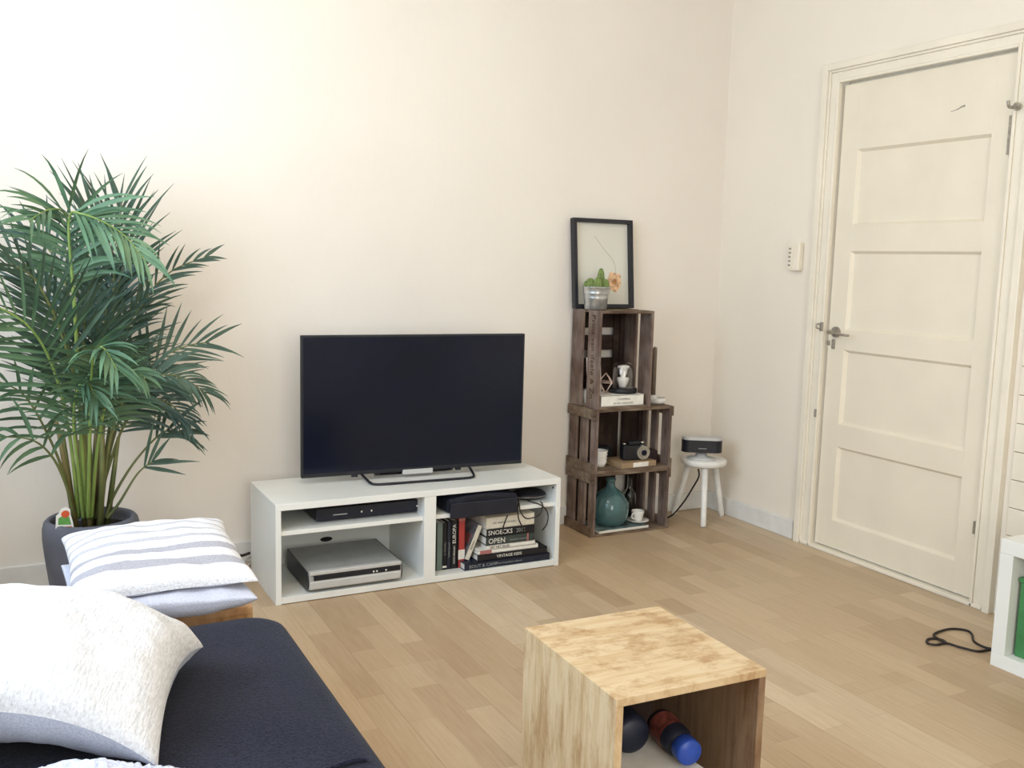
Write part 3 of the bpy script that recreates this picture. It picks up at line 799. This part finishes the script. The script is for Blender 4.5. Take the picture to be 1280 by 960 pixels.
m = MB().box((-.062, -.022, 0), (.062, .022, .074), .008, 3); m.build('body', MT['bblack'], ca)
MB().box((-.03, -.018, .0742), (.032, .018, .092), .006, 3).build('viewfinder', MT['bblack'], ca)
def disc_y(mb, cx, cz_, r, y0, y1, n=28, ri=0):
    mb.prism([(cx+r*math.cos(2*PI*k/n), cz_+r*math.sin(2*PI*k/n)) for k in range(n)], 1, y0, y1); return mb
lr = disc_y(MB(), .036, .040, .034, -.040, -.0222); lr.build('lens_ring', MT['chrome'], ca)
disc_y(MB(), .036, .040, .020, -.046, -.0402).build('lens_barrel', MT['oldmetal'], ca)
disc_y(MB(), .036, .040, .014, -.048, -.0462).build('lens_glass', MT['screen'], ca)
MB().ring_lathe([(0, .0745), (.011, .0745), (.011, .086), (.008, .089), (0, .089)], c=(.047, 0, 0), n=18).build('dial', MT['chrome'], ca)
MB().ring_lathe([(0, .0745), (.009, .0745), (.009, .083), (0, .083)], c=(-.048, 0, 0), n=16).build('winder', MT['chrome'], ca)
dk = MB().box((-.04, -.03, 0), (.04, .03, .078), .014, 3)
tag(dk.build('camera_case', MT['blackm'], None, (-.722, -.028-.006, zm)), 'black leather camera case behind the camera in the middle crate', 'case')
wl = MB().box((-.028, -.045, 0), (.028, .045, .062), .008, 3)
tag(wl.build('leather_pouch', MT['wallet'], None, (-.506, -.11, zm), rot=(0, 0, .05)), 'dark maroon pouch right of the camera in the middle crate', 'pouch')
# bottom crate
zl = .0125
mg = thing('magazine', 'magazine lying flat under the glass jar and cup in the lowest crate', 'magazine', (-.845, -.222, zl), .02)
MB().box((0, 0, .0005), (.285, .19, .012), .0008).build('pages', MT['paper'], mg)
MB().box((0, .001, .0121), (.285, .19, .0135)).build('cover', MT['magcover'], mg)
zj = zl+.0137
dj = thing('demijohn', 'round blue green glass demijohn in the lowest crate', 'glass bottle', (-.730, -.128, zj))
out = [(0, 0), (.050, 0), (.068, .006), (.084, .030), (.091, .062), (.090, .092), (.081, .122), (.064, .148), (.043, .167), (.027, .180), (.020, .194), (.0195, .214), (.025, .217), (.025, .224), (.020, .226)]
inn = [(.016, .224), (.0158, .194), (.024, .177), (.040, .164), (.061, .145), (.078, .120), (.087, .092), (.088, .062), (.081, .032), (.066, .010), (.050, .004), (0, .004)]
MB().ring_lathe(out+inn, n=40).build('glass_body', MT['demijohn'], dj)
cbt = MB().ring_lathe([(0, 0), (.030, 0), (.033, .004), (.034, .11), (.031, .13), (.016, .150), (.0125, .165), (.0125, .225), (.015, .227), (.015, .235), (.010, .235), (.009, .165), (.013, .15), (.028, .128), (.031, .11), (.030, .007), (0, .005)], n=30)
tag(cbt.build('glass_bottle', MT['clear'], None, (-.556, -.030-.008, zl)), 'slim clear glass bottle behind the cup in the lowest crate', 'glass bottle')
sa = MB().ring_lathe([(0, .001), (.030, .001), (.036, .004), (.056, .011), (.056, .013), (.034, .007), (0, .005)], n=32)
sx_, sy_ = -.580, -.150
tag(sa.build('saucer', MT['white'], None, (sx_, sy_, zj)), 'white saucer under the cup in the lowest crate', 'saucer')
cu = thing('coffee_cup', 'small white coffee cup on a saucer in the lowest crate', 'cup', (sx_, sy_, zj+.0062))
MB().ring_lathe([(0, 0), (.018, 0), (.022, .005), (.031, .042), (.0315, .050), (.029, .050), (.028, .042), (.019, .008), (0, .005)], n=28).build('bowl', MT['white'], cu)
MB().tube(spline([(-.028, -.008, .040), (-.042, -.014, .038), (-.043, -.014, .022), (-.024, -.008, .014)], 6), .0035, 8).build('handle', MT['white'], cu)

# ------------------------------------------------------------------ STOOL AND RADIO
f1, f2, f3 = Vector((-.277, -.279, 0)), Vector((-.052, -.146, 0)), Vector((-.262, -.022, 0))
sc_ = Vector((-.197, -.160, 0))
sl = thing('stool', 'small round white three legged stool in the corner', 'stool', tuple(sc_))
zs = .286
MB().ring_lathe([(0, zs), (.100, zs), (.109, zs+.004), (.113, zs+.014), (.112, zs+.026), (.107, zs+.032), (0, zs+.033)], n=48).build('seat', MT['whitepaint'], sl)
for f_ in (f1, f2, f3):
    d_ = (f_-sc_); tp = d_*.52
    MB().tube([(d_.x, d_.y, .001), (d_.x*.98+tp.x*.02, d_.y*.98+tp.y*.02, .012), (tp.x, tp.y, zs+.003)], [.0125, .0135, .0165], 14).build('leg', MT['whitepaint'], sl)
ra = thing('radio', 'oval black fronted radio speaker on the white stool', 'speaker', (-.232, -.180, zs+.0332), -.55)
MB().ring_lathe([(0, 0), (.062, 0), (.066, .003), (.060, .010), (.03, .015), (.02, .038), (0, .038)], n=36, sx=1.1, sy=.75).build('base', MT['silver'], ra)
def stad(w_, d_, n=12):
    return rrect(w_, d_, d_*.48, n)
m = MB(); 
for (ins, z0, z1, nm, mt_) in ((0, .0385, .100, 'grille', 'black'), (.002, .1002, .114, 'top_shell', 'silver')):
    q = MB(); q.prism(stad(.200-ins, .076-ins), 2, z0, z1, smooth=False)
    bmesh.ops.bevel(q.bm, geom=[e for e in q.bm.edges if abs(e.verts[0].co.z-e.verts[1].co.z) < 1e-5], offset=.005, segments=2, affect='EDGES')
    q.build(nm, MT[mt_], ra)
MB().box((-.02, -.0392, .058), (.02, -.0378, .062)).build('badge', MT['inkg'], ra)
cb = MB(); cb.tube(spline([(-.25, -.185, .272), (-.252, -.195, .235), (-.262, -.17, .18), (-.30, -.14, .09), (-.35, -.11, .02), (-.39, -.07, .006), (-.42, -.03, .006), (-.435, .012, .006)], 8), .0042, 8)
tag(cb.build('speaker_cord', MT['cord']), 'dark cord hanging from under the stool to the floor behind the crates', 'cable')

# ------------------------------------------------------------------ CABLE NEAR DOOR
pts = [(1245, 812), (1236, 812), (1222, 814), (1200, 809), (1183, 804), (1170, 806), (1160, 804), (1159, 800), (1166, 798), (1178, 800), (1183, 804), (1174, 799), (1167, 794), (1175, 789), (1190, 786), (1208, 788), (1215, 793), (1217, 801), (1226, 807), (1236, 810.5), (1246, 811)]
cb = MB(); cb.tube(spline([at(*q, z=.005+.0035*(1 if 9 < i < 12 else 0)) for i, q in enumerate(pts)], 6), .0042, 8)
tag(cb.build('floor_cable', MT['cord']), 'thin dark cable lying in a loop on the floor beside the white shelf unit', 'cable')

# ------------------------------------------------------------------ SHELF UNIT RIGHT
ku = thing('shelf_unit', 'white cube shelf unit cut off by the right edge below the door', 'shelf', (-.44, -1.974, 0))
T = .047; LW_ = .80; DP = .392; HH = .428
MB().box((0, -LW_, 0), (DP, 0, T), .001).build('bottom_panel', MT['whitelac'], ku)
MB().box((0, -LW_, HH-T), (DP, 0, HH), .001).build('top_panel', MT['whitelac'], ku)
for yy in (-T, -LW_): MB().box((0, yy, T+.0003), (DP, yy+T, HH-T-.0003), .001).build('side_panel', MT['whitelac'], ku)
MB().box((.001, -.408, T+.0003), (DP, -.392, HH-T-.0003), .001).build('divider', MT['whitelac'], ku)
gb = thing('green_box', 'green storage box inside the white shelf unit', 'box', (-.408, -2.032, T+.0005))
MB().box((0, -.26, 0), (.30, 0, .245), .004).build('box', MT['green'], gb)
MB().box((-.004, -.264, .2455), (.304, .004, .262), .003).build('lid', MT['green'], gb)
wb = thing('white_jar', 'white jar standing on the green box in the shelf unit', 'jar', (-.30, -2.115, T+.0005+.2622))
MB().ring_lathe([(0, 0), (.034, 0), (.036, .003), (.036, .034), (.034, .037), (0, .037)], n=24).build('jar', MT['white'], wb)
MB().ring_lathe([(0, .0372), (.037, .0372), (.037, .052), (0, .053)], n=24).build('lid', MT['blackm'], wb)

# ------------------------------------------------------------------ WOODEN CUBES
def wood_cube(name, label, loc, rz, wx, wy, hz, mo, mi_, th=.018, mb_=None):
    t = thing(name, label, 'side table', loc, rz)
    x, y = wx/2, wy/2
    MB().box((-x, -y, hz-th), (x, y, hz), .0012).build('top_panel', mo, t)
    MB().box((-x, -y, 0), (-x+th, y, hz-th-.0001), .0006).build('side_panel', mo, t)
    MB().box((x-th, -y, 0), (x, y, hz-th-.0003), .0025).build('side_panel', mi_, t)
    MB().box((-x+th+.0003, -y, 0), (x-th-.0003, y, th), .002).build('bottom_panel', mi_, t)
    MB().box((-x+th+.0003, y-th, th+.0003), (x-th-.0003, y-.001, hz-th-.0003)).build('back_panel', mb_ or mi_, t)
    return t
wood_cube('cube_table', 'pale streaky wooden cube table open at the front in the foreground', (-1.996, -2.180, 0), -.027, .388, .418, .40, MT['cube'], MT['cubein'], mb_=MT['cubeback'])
wood_cube('cube_stool', 'orange brown wooden cube under the two stacked pillows', (-2.935, -1.372, 0), PI-.03, .388, .39, .40, MT['cube2'], MT['cube2'])
# things inside the cube table
zf = .0185
pp = MB()
for k in range(7): pp.box((-.105+.004*math.sin(k*2.1), -.115, .0205*k), (.10+.004*math.sin(k*2.1), .105, .0205*k+.0198), .002)
tag(pp.build('paper_stack', MT['paper'], None, (-2.02, -2.225, zf), rot=(0, 0, .05)), 'stack of white papers at the bottom of the foreground cube table', 'paper')
def bottle_lying(name, label, loc, rot, body, capm, L_=.20, R_=.034):
    t = thing(name, label, 'bottle', loc, rot=rot)
    MB().ring_lathe([(0, 0), (R_*.9, 0), (R_, .006), (R_, L_*.62), (R_*.85, L_*.74), (R_*.5, L_*.80), (0, L_*.80)], n=28).build('body', body, t)
    MB().ring_lathe([(R_*1.012, L_*.12), (R_*1.012, L_*.52)], n=28).build('label', MT['label'], t)
    MB().ring_lathe([(0, L_*.805), (R_*.80, L_*.805), (R_*.84, L_*.82), (R_*.84, L_*1.02), (R_*.75, L_*1.05), (0, L_*1.05)], n=28).build('cap', capm, t)
    return t
def aim(a_, b_):
    return (b_-a_).to_track_quat('Z', 'Y').to_euler()
zs_ = zf+.1436
b0, b1 = at(824, 903, z=zs_+.037), at(859, 938, z=zs_+.037)
bottle_lying('spray_bottle', 'bottle with reddish label and bright blue cap lying in the cube table', tuple(b0), aim(b0, b1), MT['bnavy'], MT['blue'], (b1-b0).length/.95, .036)
d0 = at(790, 917, z=zs_+.046)
t = thing('dark_bottle', 'dark round bottle lying at the left inside the cube table', 'bottle', tuple(d0+Vector((-.004, -.015, 0))), rot=(-PI/2, 0, -.12))
MB().ring_lathe([(0, 0), (.034, .001), (.044, .010), (.0455, .022), (.0455, .07), (.036, .10), (.016, .12), (.014, .14), (0, .14)], n=28).build('body', MT['bnavy'], t)
MB().ring_lathe([(0, .1405), (.017, .1405), (.017, .16), (0, .161)], n=20).build('cap', MT['bslate'], t)
t = thing('tall_bottle', 'slim green bottle behind the dark round bottle in the cube table', 'bottle', (-2.075, -2.055, zf+.0005))
MB().ring_lathe([(0, 0), (.030, 0), (.033, .006), (.033, .19), (.020, .235), (.012, .26), (.012, .30), (0, .30)], n=24).build('body', MT['bslate'], t)
MB().ring_lathe([(.0335, .08), (.0335, .17)], n=24).build('label', MT['inkg'], t)

# ------------------------------------------------------------------ SOFA
sf = thing('sofa', 'dark navy fabric sofa in the left foreground', 'sofa', (-3.25, -2.08, 0))
sw = 1.08
m = MB(); slab(m, sw, .90, .215, .428, .075, .034, .008, sub=10, wob=.006, c=(0, -.0575)); m.build('seat_cushion', MT['navy'], sf)
m = MB(); slab(m, sw, .70, .215, .428, .075, .034, .008, sub=10, wob=.006, c=(0, -.862)); m.build('seat_cushion', MT['navy'], sf)
m = MB(); slab(m, sw-.03, 1.55, .05, .213, .05, .02, 0, sub=2, c=(0, -.395)); m.build('base', MT['navy'], sf)
seam = MB()
o_ = rrect(sw-.012, .785-.012, .072, 8)
seam.tube([Vector((x_*1.0, y_-.0575, .2225)) for x_, y_ in rrect(sw+.0, .90, .075, 8)], .004, 6, closed=True); seam.build('piping', MT['navy'], sf)
sm = [at(*q, z=.4365) for q in ((395, 964), (418, 956), (440, 949), (458, 946))]
MB().tube(spline([Vector((q.x+3.25, q.y+2.08, .4330-.002*(i == 3))) for i, q in enumerate(sm)], 8), .0045, 8).build('seam', MT['navy'], sf)
for x_ in (-.46, .46):
    for y_ in (.30, -1.10): MB().ring_lathe([(0, 0), (.018, 0), (.024, .052), (0, .052)], c=(x_, y_, 0), n=16).build('foot', MT['bblack'], sf)

# ------------------------------------------------------------------ PILLOWS
def pillow_half(w_, d_, t_, sgn, seed, n=44, pinch=.085, wr=.008, p=.5, sag=0, zoff=0, fold=None, edge=0):
    mb = MB(); g = []
    for j in range(n+1):
        row = []
        for i in range(n+1):
            u, v = -1+2*i/n, -1+2*j/n
            # spread samples towards the edges
            uu = math.sin(u*PI/2); vv = math.sin(v*PI/2)
            x = w_/2*uu*(1-pinch*(1-vv*vv)*abs(uu)**3); y = d_/2*vv*(1-pinch*(1-uu*uu)*abs(vv)**3)
            prof = max(0, (1-abs(uu)**2.2)*(1-abs(vv)**2.2))**p
            z = sgn*t_*prof
            e = prof**.35 if prof > 0 else 0
            q = Vector((x*9+seed, y*9, seed*.7))
            z += wr*noise.noise(q)*e + wr*.5*noise.noise(q*2.7)*e
            if edge: z += edge*noise.noise(Vector((x*5+seed*3, y*5, 1)))*(1-prof)
            if fold: z += fold(uu, vv)
            row.append(mb.bm.verts.new((x, y, z+zoff)))
        g.append(row)
    for j in range(n):
        for i in range(n):
            f = mb.bm.faces.new([g[j][i], g[j][i+1], g[j+1][i+1], g[j+1][i]]); f.smooth = True
    return mb
def pillow(name, label, loc, rot, w_, d_, tt, tb, mtop, mbot, seed, **kw):
    t = thing(name, label, 'pillow', loc, rot=rot)
    pillow_half(w_, d_, tt, 1, seed, **kw).build('front_cover', mtop, t)
    kw2 = dict(kw)
    pillow_half(w_, d_, tb, -1, seed, **kw2).build('back_cover', mbot, t)
    return t
# the two on the wooden cube
pillow('pillow', 'pale grey pillow lying on the wooden cube beneath the striped pillow', (-2.965, -1.485, .4675), (.01, 0, -.03), .42, .41, .022, .060, MT['greypillow'], MT['greypillow'], 2.3, pinch=.06, wr=.010, p=.36)
pillow('striped_pillow', 'white pillow with grey stripes lying on top of the pale grey pillow', (-2.957, -1.412, .5015), (.035, -.01, -.02), .42, .485, .060, .012, MT['striped'], MT['greypillow'], 5.1, pinch=.065, wr=.010, p=.36)
pillow('pillow', 'large white woven pillow with blue grey back lying on the navy sofa', (-3.228, -2.085, .558), (.03, .13, -.316), .50, .455, .088, .105, MT['pillow'], MT['pillowback'], 8.4, pinch=.085, wr=.016, p=.44, fold=lambda u, v: -.045*(u*v)**2-.022*max(0, u)**3)

# ------------------------------------------------------------------ FLUFFY THROW
m = MB(); N1, N2 = 90, 40; rings = []
for j in range(N2+1):
    ph = PI/2*j/N2; row = []
    for i in range(N1):
        a_ = 2*PI*i/N1
        v = Vector((math.cos(a_)*math.sin(ph), math.sin(a_)*math.sin(ph), math.cos(ph)))
        q = Vector((v.x*.21, v.y*.16, v.z*.072))
        q.z += .022*noise.noise(Vector((v.x*2.2, v.y*2.2, .3)))
        q += v*(.010*noise.noise(v*16)+.006*noise.noise(v*34))
        row.append(q)
    rings.append(row)
vv = [[m.bm.verts.new((q.x, q.y, max(q.z, .0))) for q in row] for row in rings[1:]]
tp = m.bm.verts.new(rings[0][0])
for k in range(N1): m.bm.faces.new([tp, vv[0][k], vv[0][(k+1) % N1]])
for a_, b_ in zip(vv, vv[1:]):
    for k in range(N1): m.bm.faces.new([a_[k], b_[k], b_[(k+1) % N1], a_[(k+1) % N1]])
m.bm.faces.new(list(reversed(vv[-1])))
tag(m.build('fluffy_throw', MT['fluff'], None, (-3.215, -2.50, .436), smooth=True), 'fluffy pale lavender throw on the sofa at the bottom left edge', 'throw')

# ------------------------------------------------------------------ PALM
PX0, PY0 = -3.042, -.40
palm = thing('potted_palm', 'tall green areca palm in a dark grey pot by the back wall', 'potted plant', (PX0, PY0, 0))
m = MB().ring_lathe([(0, .0), (.112, .0), (.118, .006), (.136, .12), (.150, .24), (.1555, .30), (.155, .335), (.150, .355), (.143, .364), (.134, .366), (.127, .360), (.124, .345), (.124, .318), (0, .318)], n=56)
m.build('pot', MT['pot'], palm)
MB().ring_lathe([(0, .330), (.08, .328), (.1232, .324), (.1232, .3185), (0, .3185)], n=40).build('soil', MT['soil'], palm)
def frond(pts, Lf, n, start=.35, droop=.5, mat='leafa', smat='stalkb', wd=.0155, spread=1.0, up=None, r0_=.0065, seed=0, lean=0):
    rnd = random.Random(seed)
    P_ = [at(p[0], p[1], y=p[2]) - palm.location for p in pts]
    S = spline(P_, 12); N = len(S)
    cum = [0]
    for a_, b_ in zip(S, S[1:]): cum.append(cum[-1]+(b_-a_).length)
    tot = cum[-1]
    def ev(t):
        L_ = t*tot
        for i in range(N-1):
            if cum[i+1] >= L_ or i == N-2:
                k = (L_-cum[i])/max(1e-6, cum[i+1]-cum[i]); return S[i].lerp(S[i+1], k), (S[i+1]-S[i]).normalized()
    mb = MB()
    ref = Vector(up) if up else Vector((rnd.uniform(-.35, .35), -.85, rnd.uniform(.2, .7))).normalized()
    ymax = WY - palm.location.y - .012
    for k in range(n):
        t = start+(1-start)*(k+.5)/n
        p, T_ = ev(t)
        S_ = T_.cross(ref)
        if S_.length < .2: S_ = T_.cross(Vector((.2, -1, .3)))
        S_.normalize(); Nn = S_.cross(T_).normalized()
        q = (t-start)/(1-start)
        env = (.6+.4*math.sin(PI*min(1, q*1.2+.12))) * (1 if q < .8 else 1-(q-.8)*.6)
        for sd in (-1, 1):
            a_ = (1.05-.62*q)*spread*rnd.uniform(.85, 1.15)
            d_ = (T_*math.cos(a_)+S_*sd*math.sin(a_)+Nn*rnd.uniform(.05, .35)).normalized()
            L_ = Lf*env*rnd.uniform(.82, 1.12); w_ = wd*rnd.uniform(.8, 1.15)*(.6+.4*env)
            m_ = 6; dr = droop*rnd.uniform(.55, 1.4)
            pos = p.copy(); prev = None; dd = d_.copy()
            wv = Nn.cross(dd); wv = (wv + Nn*rnd.uniform(-.5, .5)).normalized()
            for j in range(m_+1):
                f_ = j/m_
                ww = w_*(.35+1.5*f_ if f_ < .3 else .8*(1-((f_-.3)/.7)**1.8)+.0)*.62
                if j == m_: ww = .0004
                fold_ = Nn*ww*.35
                l_, c_, r_ = pos-wv*ww+fold_, pos.copy(), pos+wv*ww+fold_
                vs = []
                for v in (l_, c_, r_):
                    v.y = min(v.y, ymax); vs.append(mb.bm.verts.new(v))
                if prev:
                    for x_ in (0, 1):
                        fc = mb.bm.faces.new([prev[x_], prev[x_+1], vs[x_+1], vs[x_]]); fc.smooth = True
                prev = vs
                dd = (dd + Vector((0, 0, -1))*dr*.22*(.3+f_)).normalized()
                wv = (wv - dd*wv.dot(dd)).normalized()
                pos = pos + dd*(L_/m_)
    fo = mb.build('frond', MT[mat], palm)
    st_ = MB(); rr = [r0_*(1-.75*i/(N-1)) for i in range(N)]
    st_.tube(S, rr, 7); st_.build('stalk', MT[smat], fo)
FR = [
 # photo points with depth, leaf length, n, start, droop, spread, leaf, stalk
 ([(104, 648, -.40), (98, 470, -.46), (89, 340, -.52), (83, 272, -.58), (62, 262, -.66), (36, 276, -.74)], .26, 14, .64, .6, .95, 'leafb', 'stalk'),
 ([(108, 646, -.42), (98, 480, -.50), (93, 380, -.56), (86, 278, -.60), (104, 268, -.64), (150, 290, -.68), (182, 326, -.70)], .24, 24, .62, .8, 1.0, 'leafb', 'stalk'),
 ([(112, 646, -.34), (134, 480, -.28), (142, 370, -.25), (138, 310, -.24), (116, 268, -.24)], .36, 7, .74, .02, .50, 'leafa', 'stalkb'),
 ([(122, 646, -.34), (132, 500, -.25), (142, 390, -.20), (147, 305, -.18), (153, 248, -.18)], .34, 11, .68, .22, .80, 'leafa', 'stalkb'),
 ([(124, 646, -.36), (136, 540, -.26), (160, 430, -.20), (184, 372, -.17), (216, 338, -.18), (262, 320, -.19)], .17, 10, .62, .35, .70, 'leafa', 'stalkb'),
 ([(126, 648, -.40), (136, 570, -.34), (160, 500, -.30), (196, 452, -.28), (232, 433, -.28), (262, 428, -.29)], .26, 14, .45, .22, .95, 'leafa', 'stalkb'),
 ([(126, 648, -.44), (134, 570, -.44), (150, 510, -.46), (180, 474, -.48), (222, 470, -.50), (258, 492, -.52)], .20, 22, .45, .9, .95, 'leafa', 'stalkb'),
 ([(132, 648, -.42), (142, 620, -.40), (170, 575, -.38), (205, 540, -.38), (234, 542, -.38)], .17, 6, .72, .6, .7, 'leafa', 'stalkb'),
 ([(133, 648, -.43), (148, 630, -.42), (172, 592, -.42), (192, 576, -.43)], .19, 3, .82, .25, .7, 'leafa', 'stalkb'),
 ([(92, 650, -.42), (82, 600, -.46), (62, 548, -.50), (30, 494, -.55), (-10, 474, -.58)], .21, 8, .50, .95, .9, 'leafb', 'stalkb'),
 ([(93, 650, -.44), (84, 610, -.48), (66, 572, -.52), (40, 550, -.55), (0, 546, -.58)], .18, 5, .55, 1.1, .9, 'leafb', 'stalkb'),
 ([(98, 648, -.42), (88, 550, -.50), (70, 470, -.58), (42, 415, -.66), (0, 385, -.72), (-40, 380, -.75)], .30, 16, .45, .25, 1.0, 'leafb', 'stalk'),
 ([(100, 646, -.36), (92, 520, -.30), (72, 420, -.26), (45, 350, -.22), (12, 312, -.20), (-25, 300, -.18)], .30, 15, .42, .12, .9, 'leafa', 'stalkb'),
 ([(110, 648, -.46), (112, 560, -.58), (114, 480, -.68), (118, 440, -.76), (130, 436, -.84), (146, 462, -.90)], .22, 26, .55, .9, 1.0, 'leafb', 'stalk'),
 ([(114, 648, -.45), (122, 560, -.56), (136, 490, -.64), (158, 462, -.70), (178, 470, -.74)], .19, 22, .50, .9, 1.0, 'leafb', 'stalk'),
 ([(112, 646, -.36), (122, 520, -.30), (134, 420, -.26), (150, 350, -.24), (164, 308, -.24)], .25, 15, .48, .5, .9, 'leafc', 'stalkb'),
 ([(116, 646, -.38), (128, 540, -.34), (146, 450, -.32), (162, 405, -.32), (182, 375, -.33)], .23, 16, .45, .55, .95, 'leafa', 'stalkb'),
 ([(108, 646, -.36), (108, 520, -.30), (98, 420, -.26), (80, 350, -.22), (56, 305, -.20), (30, 290, -.18)], .30, 15, .45, .15, .95, 'leafc', 'stalkb'),
 ([(106, 648, -.40), (104, 560, -.42), (96, 480, -.44), (82, 420, -.46), (62, 380, -.48), (40, 355, -.50)], .29, 15, .42, .15, .9, 'leafa', 'stalkb'),
 ([(112, 648, -.38), (118, 560, -.36), (124, 480, -.35), (128, 420, -.35), (136, 372, -.36)], .25, 16, .40, .45, .95, 'leafa', 'stalkb'),
 ([(104, 648, -.43), (98, 590, -.50), (92, 530, -.56), (96, 490, -.62), (108, 478, -.68), (122, 500, -.72)], .19, 20, .50, .9, 1.0, 'leafb', 'stalk'),
 ([(110, 648, -.40), (106, 540, -.42), (104, 440, -.44), (110, 370, -.46), (122, 338, -.48)], .24, 15, .48, .5, .95, 'leafa', 'stalkb'),
 ([(120, 648, -.41), (134, 590, -.40), (156, 530, -.40), (186, 500, -.41), (214, 506, -.42), (236, 530, -.43)], .18, 18, .48, .9, .95, 'leafc', 'stalkb'),
 ([(110, 648, -.42), (106, 560, -.46), (92, 470, -.52), (70, 400, -.58), (44, 350, -.64), (14, 330, -.68)], .28, 15, .45, .12, .9, 'leafa', 'stalkb'),
 ([(116, 648, -.36), (122, 520, -.28), (124, 420, -.22), (118, 350, -.18), (100, 300, -.16)], .28, 13, .5, .2, .9, 'leafc', 'stalkb'),
 ([(114, 648, -.34), (124, 540, -.26), (136, 450, -.20), (140, 390, -.16), (136, 350, -.14)], .26, 14, .45, .3, .95, 'leafc', 'stalkb'),
]
for i, (pts, Lf, n, s_, dr, spd, ma_, sm) in enumerate(FR):
    frond(pts, Lf, n, s_, dr, ma_, sm, spread=spd, seed=40+i)
# bare canes clustered in the pot
random.seed(11)
for k in range(11):
    a_ = 2*PI*k/11+random.uniform(-.2, .2); rr_ = random.uniform(.02, .07)
    b_ = Vector((rr_*math.cos(a_), rr_*math.sin(a_)*.8, .325))
    t_ = b_ + Vector((b_.x*random.uniform(.3, 1.0), b_.y*.5, random.uniform(.22, .42)))
    MB().tube([b_, (b_+t_)/2+Vector((random.uniform(-.006, .006), 0, 0)), t_], [.011, .009, .006], 9).build('cane', MT['cane'] if k % 3 else MT['stalkb'], palm)
# plant tag
tg = at(80, 648, y=-.50)
t = thing('plant_tag', 'small white plant tag with red flower and green leaf stuck in the palm pot', 'plant tag', (tg.x, -.490, .342), rot=(-.12, 0, .12))
sh = [(-.026, 0), (.030, -.006), (.027, .02), (.022, .042), (.021, .062), (.008, .070), (-.006, .066), (-.013, .052), (-.022, .045)]
sh = [(x_*1.02, z_*1.05+.012) for x_, z_ in sh]
MB().prism(sh, 1, -.001, .001).build('card', MT['paper'], t)
MB().prism([(-.018, .029), (.022, .025), (.017, .052), (.0, .058), (-.016, .05)], 1, -.0016, -.0011).build('leaf_print', MT['taggreen'], t)
MB().prism([(.006+.013*math.cos(2*PI*k/14), .062+.012*math.sin(2*PI*k/14)) for k in range(14)], 1, -.0022, -.0017).build('flower_print', MT['tagred'], t)
MB().prism([(-.02, .018), (.024, .014), (.024, .019), (-.02, .023)], 1, -.0016, -.0011).build('red_stripe', MT['tagred'], t)
MB().box((-.003, -.0008, -.016), (.003, .0008, .014)).build('spike', MT['paper'], t)

# ------------------------------------------------------------------ LIGHT
wd = bpy.data.worlds.new('sky'); SC.world = wd; wd.use_nodes = True
bg = wd.node_tree.nodes['Background']; bg.inputs[0].default_value = (.70, .84, 1.0, 1); bg.inputs[1].default_value = 1.6
def area(name, loc, rot, sx, sy, e, c):
    l = bpy.data.lights.new(name, 'AREA'); l.shape = 'RECTANGLE'; l.size = sx; l.size_y = sy; l.energy = e; l.color = c
    o = bpy.data.objects.new(name, l); COL.objects.link(o); o.location = loc; o.rotation_euler = rot; return o
area('left_window_light', (XL-.02, (LW[0]+LW[1])/2, (LW[2]+LW[3])/2), (0, -PI/2, 0), LW[3]-LW[2]-.1, LW[1]-LW[0]-.1, 44, (.62, .79, 1.0))
area('front_window_light', ((FW[0]+FW[1])/2, YF-.02, (FW[2]+FW[3])/2), (PI/2, 0, 0), FW[1]-FW[0]-.1, FW[3]-FW[2]-.1, 42, (1.0, .95, .88))
l = bpy.data.lights.new('warm_fill_light', 'POINT'); l.energy = 20; l.color = (1.0, .80, .58); l.shadow_soft_size = .16  # added lamp without fixture, stands in for warm bounce on the upper wall
o = bpy.data.objects.new('warm_fill_light', l); COL.objects.link(o); o.location = (-2.75, -1.75, 2.42)
SC.view_settings.view_transform = 'Standard'; SC.view_settings.look = 'None'; SC.view_settings.exposure = 0.2; SC.view_settings.gamma = 1
